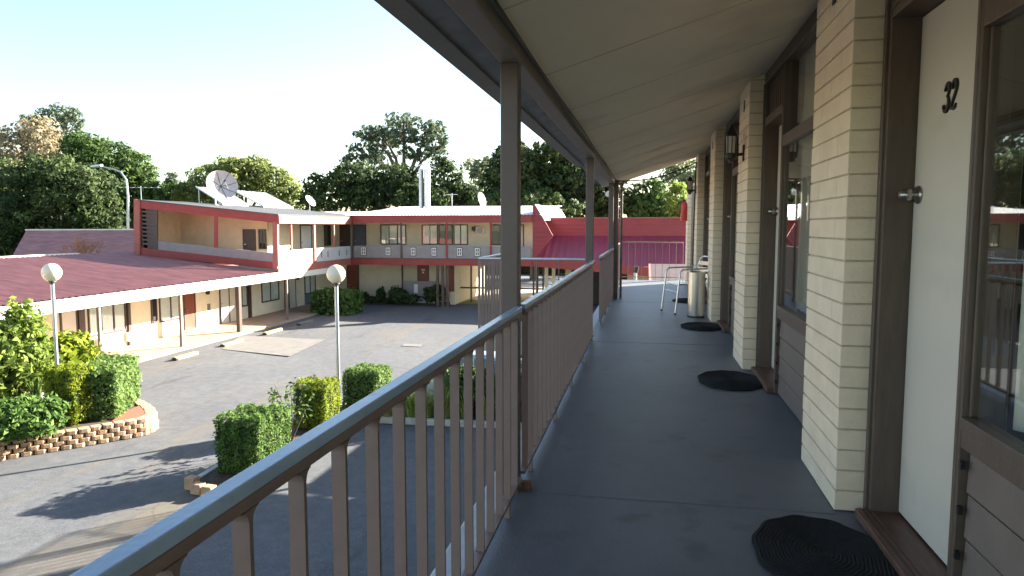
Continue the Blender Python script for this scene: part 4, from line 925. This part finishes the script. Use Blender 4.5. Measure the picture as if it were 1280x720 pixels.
hedge_block('clipped_hedge', 'yellow-green hedge at the foot of the middle globe lamp', [(-8.0,14.7),(-7.2,14.75),(-7.2,15.6),(-7.95,15.6)], SZ, -2.3, L['yellow'], leaf=.034, flare=.12, lump=.07)
hedge_block('clipped_hedge', 'light green clipped hedge just right of the middle lamp pole', [(-7.5,16.35),(-6.55,16.3),(-6.5,17.3),(-7.45,17.3)], SZ, -2.3, L['hedge2'], leaf=.045, flare=.08, lump=.05)

def bush(name, label, x, y, z, r, h, mtl, leaf=.06, dens=1.0, clump=.35, open_=.0, stems=6, cat='shrub', group=None, n=5, core=False):
    T = thing(name, (x, y, z), label, cat, group); B = []
    for i in range(n):
        a = random.uniform(0, 6.28); k = random.uniform(0, .45)
        B.append(((x+math.cos(a)*r*k, y+math.sin(a)*r*k, z+h*random.uniform(.4,.7)), (r*.65, r*.65, h*.38)))
    P, N, Sz, V = crown_points(B, leaf, dens, clump, open_); leaves('foliage', mtl, T, P, N, Sz, V, aspect=2.2)
    m = MB()
    for i in range(stems):
        a = 6.28*i/stems; e = Vector((x+math.cos(a)*r*.5, y+math.sin(a)*r*.5, z+h*.7)); m.tube([(x,y,z-.03), Vector((x,y,z)).lerp(e,.5)+Vector((0,0,h*.1)), e], [.02,.014,.005], 5)
    m.build('stem', M['bark'], T); return T
p = atZ(34,500,BZ)
bush('shrub', 'tall feathery light green shrub in the left garden bed', p[0], p[1], BZ, .72, 2.55, L['bright'], leaf=.075, dens=.7, clump=.35, open_=.35, n=11)
p = atZ(92,480,BZ); bush('shrub', 'lower yellow-green shrub just right of the left lamp pole, behind the hedges', p[0], p[1], BZ, .85, 1.45, L['yellow'], leaf=.12, open_=.2, n=7)
p = atZ(3,505,BZ); bush('shrub', 'green shrub at the left edge of the photo beyond the garden path', p[0], p[1], BZ, 1.0, 1.9, L['light'], leaf=.1, open_=.1, n=7)
p = atZ(28,548,BZ); bush('shrub', 'dense dark green low bush right behind the block wall, bottom left', p[0], p[1], BZ, .85, .8, L['hedge'], leaf=.075, n=8)
p = atZ(-35,560,BZ); bush('shrub', 'dark green low bush cut off by the left edge', p[0], p[1], BZ, .8, .8, L['hedge'], leaf=.075, n=8)
def strappy(x, y, z, n, h, mtl, label, name='strap_plant', cat='plant', spread=.5, wid=.02, group=None):
    T = thing(name, (x, y, z), label, cat, group); m = MB(); var = []
    for i in range(n):
        a = random.uniform(0, 6.28); r0 = random.uniform(0, .12); l = h*random.uniform(.6,1.1); lean = spread*random.uniform(.2,1); c, s = math.cos(a), math.sin(a)
        p0 = Vector((x+c*r0, y+s*r0, z)); pts = [p0 + Vector((c*lean*l*t*t, s*lean*l*t*t, l*(t-.35*lean*t*t*t))) for t in (0,.35,.7,1)]
        sd_ = Vector((-s, c, 0)); b = len(m.v)
        for k, q in enumerate(pts): wv = wid*(1,.95,.6,.08)[k]; m.v += [tuple(q-sd_*wv), tuple(q+sd_*wv)]
        for k in range(3): m.f.append((b+2*k, b+2*k+1, b+2*k+3, b+2*k+2)); var.append(random.random())
    o = m.build('leaves', mtl, T); at = o.data.attributes.new('var', 'FLOAT', 'FACE'); at.data.foreach_set('value', var); return T
p = atZ(46,505,BZ); strappy(p[0], p[1], BZ, 60, .85, L['mid'], 'clump of strap leaves beside the left lamp pole', wid=.018)
p = atZ(22,505,BZ); strappy(p[0], p[1], BZ, 45, .7, L['gum'], 'grey-green clump of strap leaves left of the lamp pole', wid=.02)
# scraggly plant between the hedges
T = thing('shrub', (-7.5, 13.7, SZ), 'thin straggly plant between the two middle hedges', 'shrub'); m = MB(); P, V = [], []
for i in range(9):
    a = random.uniform(0,6.28); top = Vector((-7.5+random.uniform(-.5,.5), 13.7+random.uniform(-.5,.5), SZ+random.uniform(1.05,1.45))); m.tube([(-7.5,13.7,SZ),Vector((-7.5,13.7,SZ)).lerp(top,.6)+Vector((.03,.03,.1)),top],[.012,.008,.003],4)
    for k in range(26): q = Vector((-7.5,13.7,SZ)).lerp(top, random.uniform(.5,1)); P.append([q.x+random.gauss(0,.05), q.y+random.gauss(0,.05), q.z+random.gauss(0,.05)])
m.build('stem', M['bark'], T); P = np.array(P); leaves('foliage', L['mid'], T, P, np.tile([0,0,1.],(len(P),1)), rng.uniform(.04,.08,len(P)), rng.uniform(0,1,len(P)))
gl = ['dry tan grass tuft left of the parked car', 'leftmost bright green grass clump in front of the parked car tail light', 'bright green grass clump below the car tail light', 'tall grass clump in front of the parked car door', 'grass clump before the front half of the parked car', 'rightmost grass clump along the rear kerb']
for i, (px, py, h, mt) in enumerate(((478,527,.42,'drygrass'),(508,526,.75,'grass'),(528,527,.75,'grass'),(552,527,.95,'grass'),(578,528,.9,'grass'),(602,528,.8,'grass'))):
    p = atZ(px, py, SZ); strappy(p[0], p[1]+.35, SZ, 240, h, L[mt], gl[i], 'grass_clump', 'grass clump', .75, .013, 'grass clumps along the planter')
for i, x in enumerate((-4.4,-3.2,-1.9)): bush('shrub', ['dark green leafy bush in the planter next to the car, left one of three','dark green bush in the planter under the railing, middle of three','dark green bush nearest the stairs, right one of three'][i], x, 16.85, SZ, .6, 1.15, L['mid'], leaf=.08, n=6)

# box hedge and bushes in front of the far buildings
hedge_block('clipped_hedge', 'dark clipped box hedge in the shaded corner of the far courtyard', [(-18.0,35.4),(-15.7,35.4),(-15.7,37.3),(-18.0,37.3)], GZ, -2.25, L['hedge'], leaf=.12, flare=.02, lump=.06)
bl = ['tiny sapling by the cream wall, leftmost plant of the far bed','small round plant left of the far bed','thin upright shrub against the cream wall','little round plant next to the upright shrub','square dark bush at the porch panel corner','small fern-like plant below the porch panel','large dark bush under the porch posts']
for i, (px, r, h) in enumerate(((456,.2,.6),(465,.3,.35),(475,.32,.95),(483,.28,.3),(498,.62,1.1),(518,.4,.6),(546,.72,1.15))):
    x = atY(px,375,YB-1.8)[0]; bush('shrub', bl[i], x, YB-1.6 if i < 4 else YB-1.9, GZ+.03, r, h, L['dark'], leaf=.1, n=5, stems=3, open_=.0, group='bushes along the far wall')
sheet('garden_bed', M['soil'], [(-17,YB-2.5),(-12,YB-2.5),(-12,YB-.01),(-17,YB-.01)], GZ+.03)
strip = MB(); 
sheet('grass_strip', mat('mown_grass', (.2,.24,.06), .95, var=.3, scale=6, bump=.5), [(-11.5,42.0),(-6.5,42.0),(-6.5,44.6),(-11.5,44.6)], GZ+.04)
hedge_block('clipped_hedge', 'long dark hedge across the street seen through the carport', [(-30,70),(6,70),(6,72),(-30,72)], GZ, -1.9, L['dark'], leaf=.4, flare=0, lump=.2)
for i, x in enumerate((-13.2,-10.9)): 
    m = MB(); m.tube([(x,56,GZ),(x,56,GZ+1.0)], .06, 10); tag(m.build('bollard', M['white'], smooth=True), ['white bollard at the street seen left of the landing bars','white bollard at the street seen behind the landing bars'][i], 'bollard', 'white bollards by the street')
# bare orange shrub behind the ridge
T = thing('bare_shrub', (-28.3, 31.5, GZ), 'leafless orange-brown shrub poking above the maroon roof ridge', 'shrub'); m = MB()
root = Vector((-28.3,31.5,GZ)); rr = random.Random(3)
def twigs(p, d, l, r, lv):
    e = p+d*l; m.tube([p, p.lerp(e,.5)+Vector((rr.uniform(-.04,.04),)*3), e], [r,r*.8,r*.6], 5, False)
    if lv: 
        for k in range(4): nd = (d+Vector((rr.uniform(-.9,.9),rr.uniform(-.6,.6),rr.uniform(-.2,.6)))).normalized(); twigs(e, nd, l*rr.uniform(.6,.85), r*.6, lv-1)
for k in range(5): twigs(root+Vector((rr.uniform(-.5,.5),0,2.2)), Vector((rr.uniform(-.5,.5),rr.uniform(-.3,.3),1)).normalized(), .75, .03, 3)
m.tube([root, root+Vector((0,0,2.4))], [.08,.06], 7); m.build('branches', M['twig'], T)

# ================================================================== PARKED CAR
def car():
    X0c, Yc = -5.75, 18.35; Lc, Wc, g = 3.9, 1.66, GZ+.02
    T = thing('parked_car', (X0c+Lc/2, Yc, g), 'silver-blue hatchback parked behind the grass, seen through the balusters', 'car')
    def X(t): return X0c+t*Lc
    def prof_at(wy):       # side outline (t along length, z)
        return [(.0,.45),(.0,.72),(.03,.9),(.10,1.30),(.17,1.41),(.42,1.44),(.55,1.36),(.72,.98),(.95,.80),(1.0,.62),(1.0,.35),(.88,.22),(.12,.22),(.03,.3)]
    m = MB(); secs = [(-1,.97,.93),(-.86,1.0,1.0),(0,1.0,1.01),(.86,1.0,1.0),(1,.97,.93)]
    n = len(prof_at(0)); 
    for s, kx, kz in secs:
        for t, z in prof_at(s):
            y = Yc + s*Wc/2*(1 - (.17*max(0,(z-.85))/.6)); m.v.append((X(.5+(t-.5)*kx), y, g+ (z-.2)*kz+.2))
    for i in range(len(secs)-1):
        for j in range(n): a = i*n+j; b = i*n+(j+1) % n; m.f.append((a, b, b+n, a+n))
    m.f.append(tuple(range(n))); m.f.append(tuple(range((len(secs)-1)*n, len(secs)*n))[::-1])
    body = m.build('body', M['carpaint'], T, bevel=.03, smooth=True)
    def sidey(z, s): return Yc + s*(Wc/2*(1-.17*max(0,z-.85)/.6)*1.0 + .004)
    for s in (-1, 1):
        for q in ([(.12,.93),(.16,1.28),(.20,1.34),(.33,1.35),(.33,.93)], [(.35,.93),(.35,1.35),(.44,1.35),(.53,1.28),(.66,.97)]):
            w = MB(); w.prism([(X(t), sidey(z, s), g+z) for t, z in q], (0, s*.004, 0)); w.build('side_window', M['carglass'], T)
        h = MB(); h.box(X(.27), X(.31), sidey(.8,s), sidey(.8,s)+s*.02, g+.8, g+.83); h.build('door_handle', M['black'], T)
        mi = MB(); mi.obox((X(.63), sidey(.95,s)+s*.08, g+1.0), (.05,0,0), (0,.09,0), (0,0,.06)); mi.build('wing_mirror', M['carpaint'], T, bevel=.02)
        for t in (.18, .81):
            w = MB(); w.lathe([(.0,-.1),(.25,-.1),(.3,-.08),(.3,.08),(.25,.1),(0,.1)], (X(t), Yc+s*(Wc/2-.09), g+.3), 24, (0,1,0)); wh = w.build('wheel', M['tyre'], T, smooth=True)
            r = MB(); r.lathe([(0,0),(.19,0),(.2,.012),(.0,.02)], (X(t), Yc+s*(Wc/2+.012), g+.3), 20, (0,s,0)); r.build('rim', M['alu'], wh)
        l = MB(); l.prism([(X(-.006),Yc+s*.6,g+.62),(X(-.006),Yc+s*.83,g+.62),(X(.045),Yc+s*.838,g+.66),(X(.06),Yc+s*.835,g+.98),(X(.02),Yc+s*.62,g+.98)], (0,s*.004,.0)); l.box(X(-.008),X(.0),Yc+s*.55,Yc+s*.80,g+.66,g+.95); l.build('tail_light', M['redlens'], T)
        hl = MB(); hl.obox((X(.985), Yc+s*.6, g+.68), (.05,0,0), (0,.15,0), (0,0,.07)); hl.build('headlight', M['white'], T, bevel=.02)
    rw = MB(); rw.prism([(X(.028),Yc-.6,g+.95),(X(.028),Yc+.6,g+.95),(X(.098),Yc+.55,g+1.28),(X(.098),Yc-.55,g+1.28)], (-.008,0,0)); rw.build('rear_window', M['carglass'], T)
    ww = MB(); ww.prism([(X(.71),Yc-.62,g+1.02),(X(.71),Yc+.62,g+1.02),(X(.56),Yc+.55,g+1.34),(X(.56),Yc-.55,g+1.34)], (.012,0,.01)); ww.build('windscreen', M['carglass'], T)
car()

# ================================================================== TREES
G = 'trees beyond the motel'
tree('tree', 'dense rounded dark tree above the maroon roof at far left', 60, [(60,262,72,55),(95,240,45,40),(20,285,40,45),(125,280,28,38),(60,225,40,30)], L['dark'], .3, group=G, clump=.22)
tree('tree', 'autumn tree with tan and pale leaves at the top left', 72, [(20,185,30,24),(48,168,24,22),(10,215,30,24),(60,195,20,20),(84,200,14,12)], L['tan'], .3, openness=.3, group=G, clump=.3, bark='palebark')
tree('tree', 'thin high gum peeping over the tan tree at top left', 84, [(70,145,20,13),(88,158,16,14),(58,163,18,10),(40,150,12,8),(92,142,10,7)], L['gum'], .3, openness=.45, group=G, clump=.35, bark='palebark')
tree('tree', 'tall deep green evergreen behind the street lamp', 68, [(135,222,46,44),(110,195,30,24),(165,215,28,26),(170,255,30,45),(130,275,40,40),(100,180,20,14),(186,240,14,20)], L['mid'], .3, group=G, clump=.22)
tree('tree', 'broad light olive tree behind the satellite dish', 74, [(300,222,42,24),(270,228,34,22),(340,232,30,24),(310,210,30,14),(362,248,18,18),(250,245,30,18)], L['olive'], .34, openness=.15, group=G, clump=.28)
tree('tree', 'small dim green tree between the evergreen and the dish', 76, [(215,250,26,20),(235,240,20,16),(198,258,18,20)], L['mid'], .34, openness=.1, group=G)
tree('tree', 'small pointed conifer tip left of the dish tree', 86, [(215,222,6,7),(215,232,9,9),(215,244,12,10)], L['gum'], .34, group=G)
tree('tree', 'low dark rounded tree left of the gum behind the far roof', 64, [(412,240,32,25),(445,226,30,24),(390,252,16,16),(460,245,30,22)], L['dark'], .3, group=G, clump=.22)
tree('tree', 'spreading umbrella-crowned gum with open branches above the far roof', 72, [(505,152,24,9),(535,168,24,12),(480,172,28,13),(462,166,20,9),(550,182,16,12),(505,170,22,10),(455,192,26,13),(525,190,26,9),(480,205,24,16),(540,160,16,9),(440,202,16,10)], L['gum'], .34, dens=.55, openness=.62, group=G, clump=.34, trunk=506, limbs=9)
tree('tree', 'dark green tree directly behind the twin flue', 66, [(500,228,28,22),(515,245,34,20),(475,240,22,20),(540,250,26,16)], L['dark'], .3, group=G, clump=.25)
tree('tree', 'dark tree just right of the twin flue', 68, [(558,225,22,22),(572,245,26,18),(552,206,13,9),(588,250,20,16)], L['dark'], .3, openness=.1, group=G, clump=.28)
tree('tree', 'pale yellow-green tree in the gap left of nearest post', 84, [(600,218,14,16),(592,208,12,10),(612,205,10,10)], L['pale'], .34, openness=.25, group=G)
tree('tree', 'large dark fig filling the view left of the second post', 62, [(640,215,34,30),(690,205,34,28),(670,238,60,34),(625,240,26,30),(715,228,34,32),(700,188,22,14),(640,190,20,14),(660,258,70,20)], L['dark'], .3, group=G, clump=.2)
tree('tree', 'dark green tree seen between second post and walkway end', 64, [(745,230,26,34),(760,250,30,26),(765,215,20,22),(728,258,30,20)], L['dark'], .3, openness=.05, group=G, clump=.24)
tree('tree', 'round green tree right of the end post with dark centre', 66, [(812,248,26,24),(800,262,24,18),(825,262,26,18)], L['mid'], .3, group=G, clump=.25)
tree('tree', 'bright yellow-green tree beside the last brick pier', 60, [(846,252,16,22),(856,262,16,16),(850,235,9,8)], L['light'], .28, openness=.15, group=G, clump=.3)
tree('tree', 'pale thin tree seen below the far lantern', 78, [(850,218,22,20),(870,225,22,24),(835,215,14,12),(890,230,24,30)], L['pale'], .3, openness=.4, group=G, clump=.35, bark='palebark')
tree('tree', 'dark tree past the left edge behind the maroon roof', 62, [(-30,250,50,60),(-60,230,50,50)], L['dark'], .4, group=G)
# dark scrub that closes the view between the trunks
T = thing('scrub_belt', (-30, 84, GZ), 'belt of dark scrub filling the gaps under the far trees', 'shrubbery'); T['kind'] = 'stuff'
B = [((x, 86+random.uniform(-3,3), GZ+2.0), (5, 3.5, 4.2+random.uniform(-.6,.6))) for x in np.arange(-110, 60, 6.5)]
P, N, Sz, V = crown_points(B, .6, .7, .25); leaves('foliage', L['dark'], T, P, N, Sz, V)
shadow_tree = thing('tree', (10.4, 27.1, GZ), 'unseen round tree added behind the motel block to shade the near driveway', 'tree')  # out of view, added only to cast a shadow on the near driveway
P, N, Sz, V = crown_points([((10.0,26.7,7.9),(1.7,1.7,.8)),((9.2,27.6,8.2),(1.2,1.2,.7))], .16, 1.3, .3); leaves('crown', L['mid'], shadow_tree, P, N, Sz, V)
m = MB(); m.tube([(10.4,27.1,GZ-.1),(10.5,27.2,3.0),(10.4,27.1,7.2)], [.2,.15,.07], 8); m.build('trunk', M['bark'], shadow_tree)
# small white floodlight on the eave by the second post
c = Vector(atX(762,240,-.80)); T = thing('floodlight', c, 'small white floodlight hung from the eave past the second post', 'lamp')
m = MB(); m.lathe([(.0,0),(.03,0),(.06,.09),(.062,.1),(.0,.1)], c, 16, (-.3,-.8,-.5)); m.build('reflector', M['white'], T, smooth=True); m = MB(); m.tube([c, (c.x, c.y, 2.06)], .01, 6); m.build('bracket', M['white'], T)
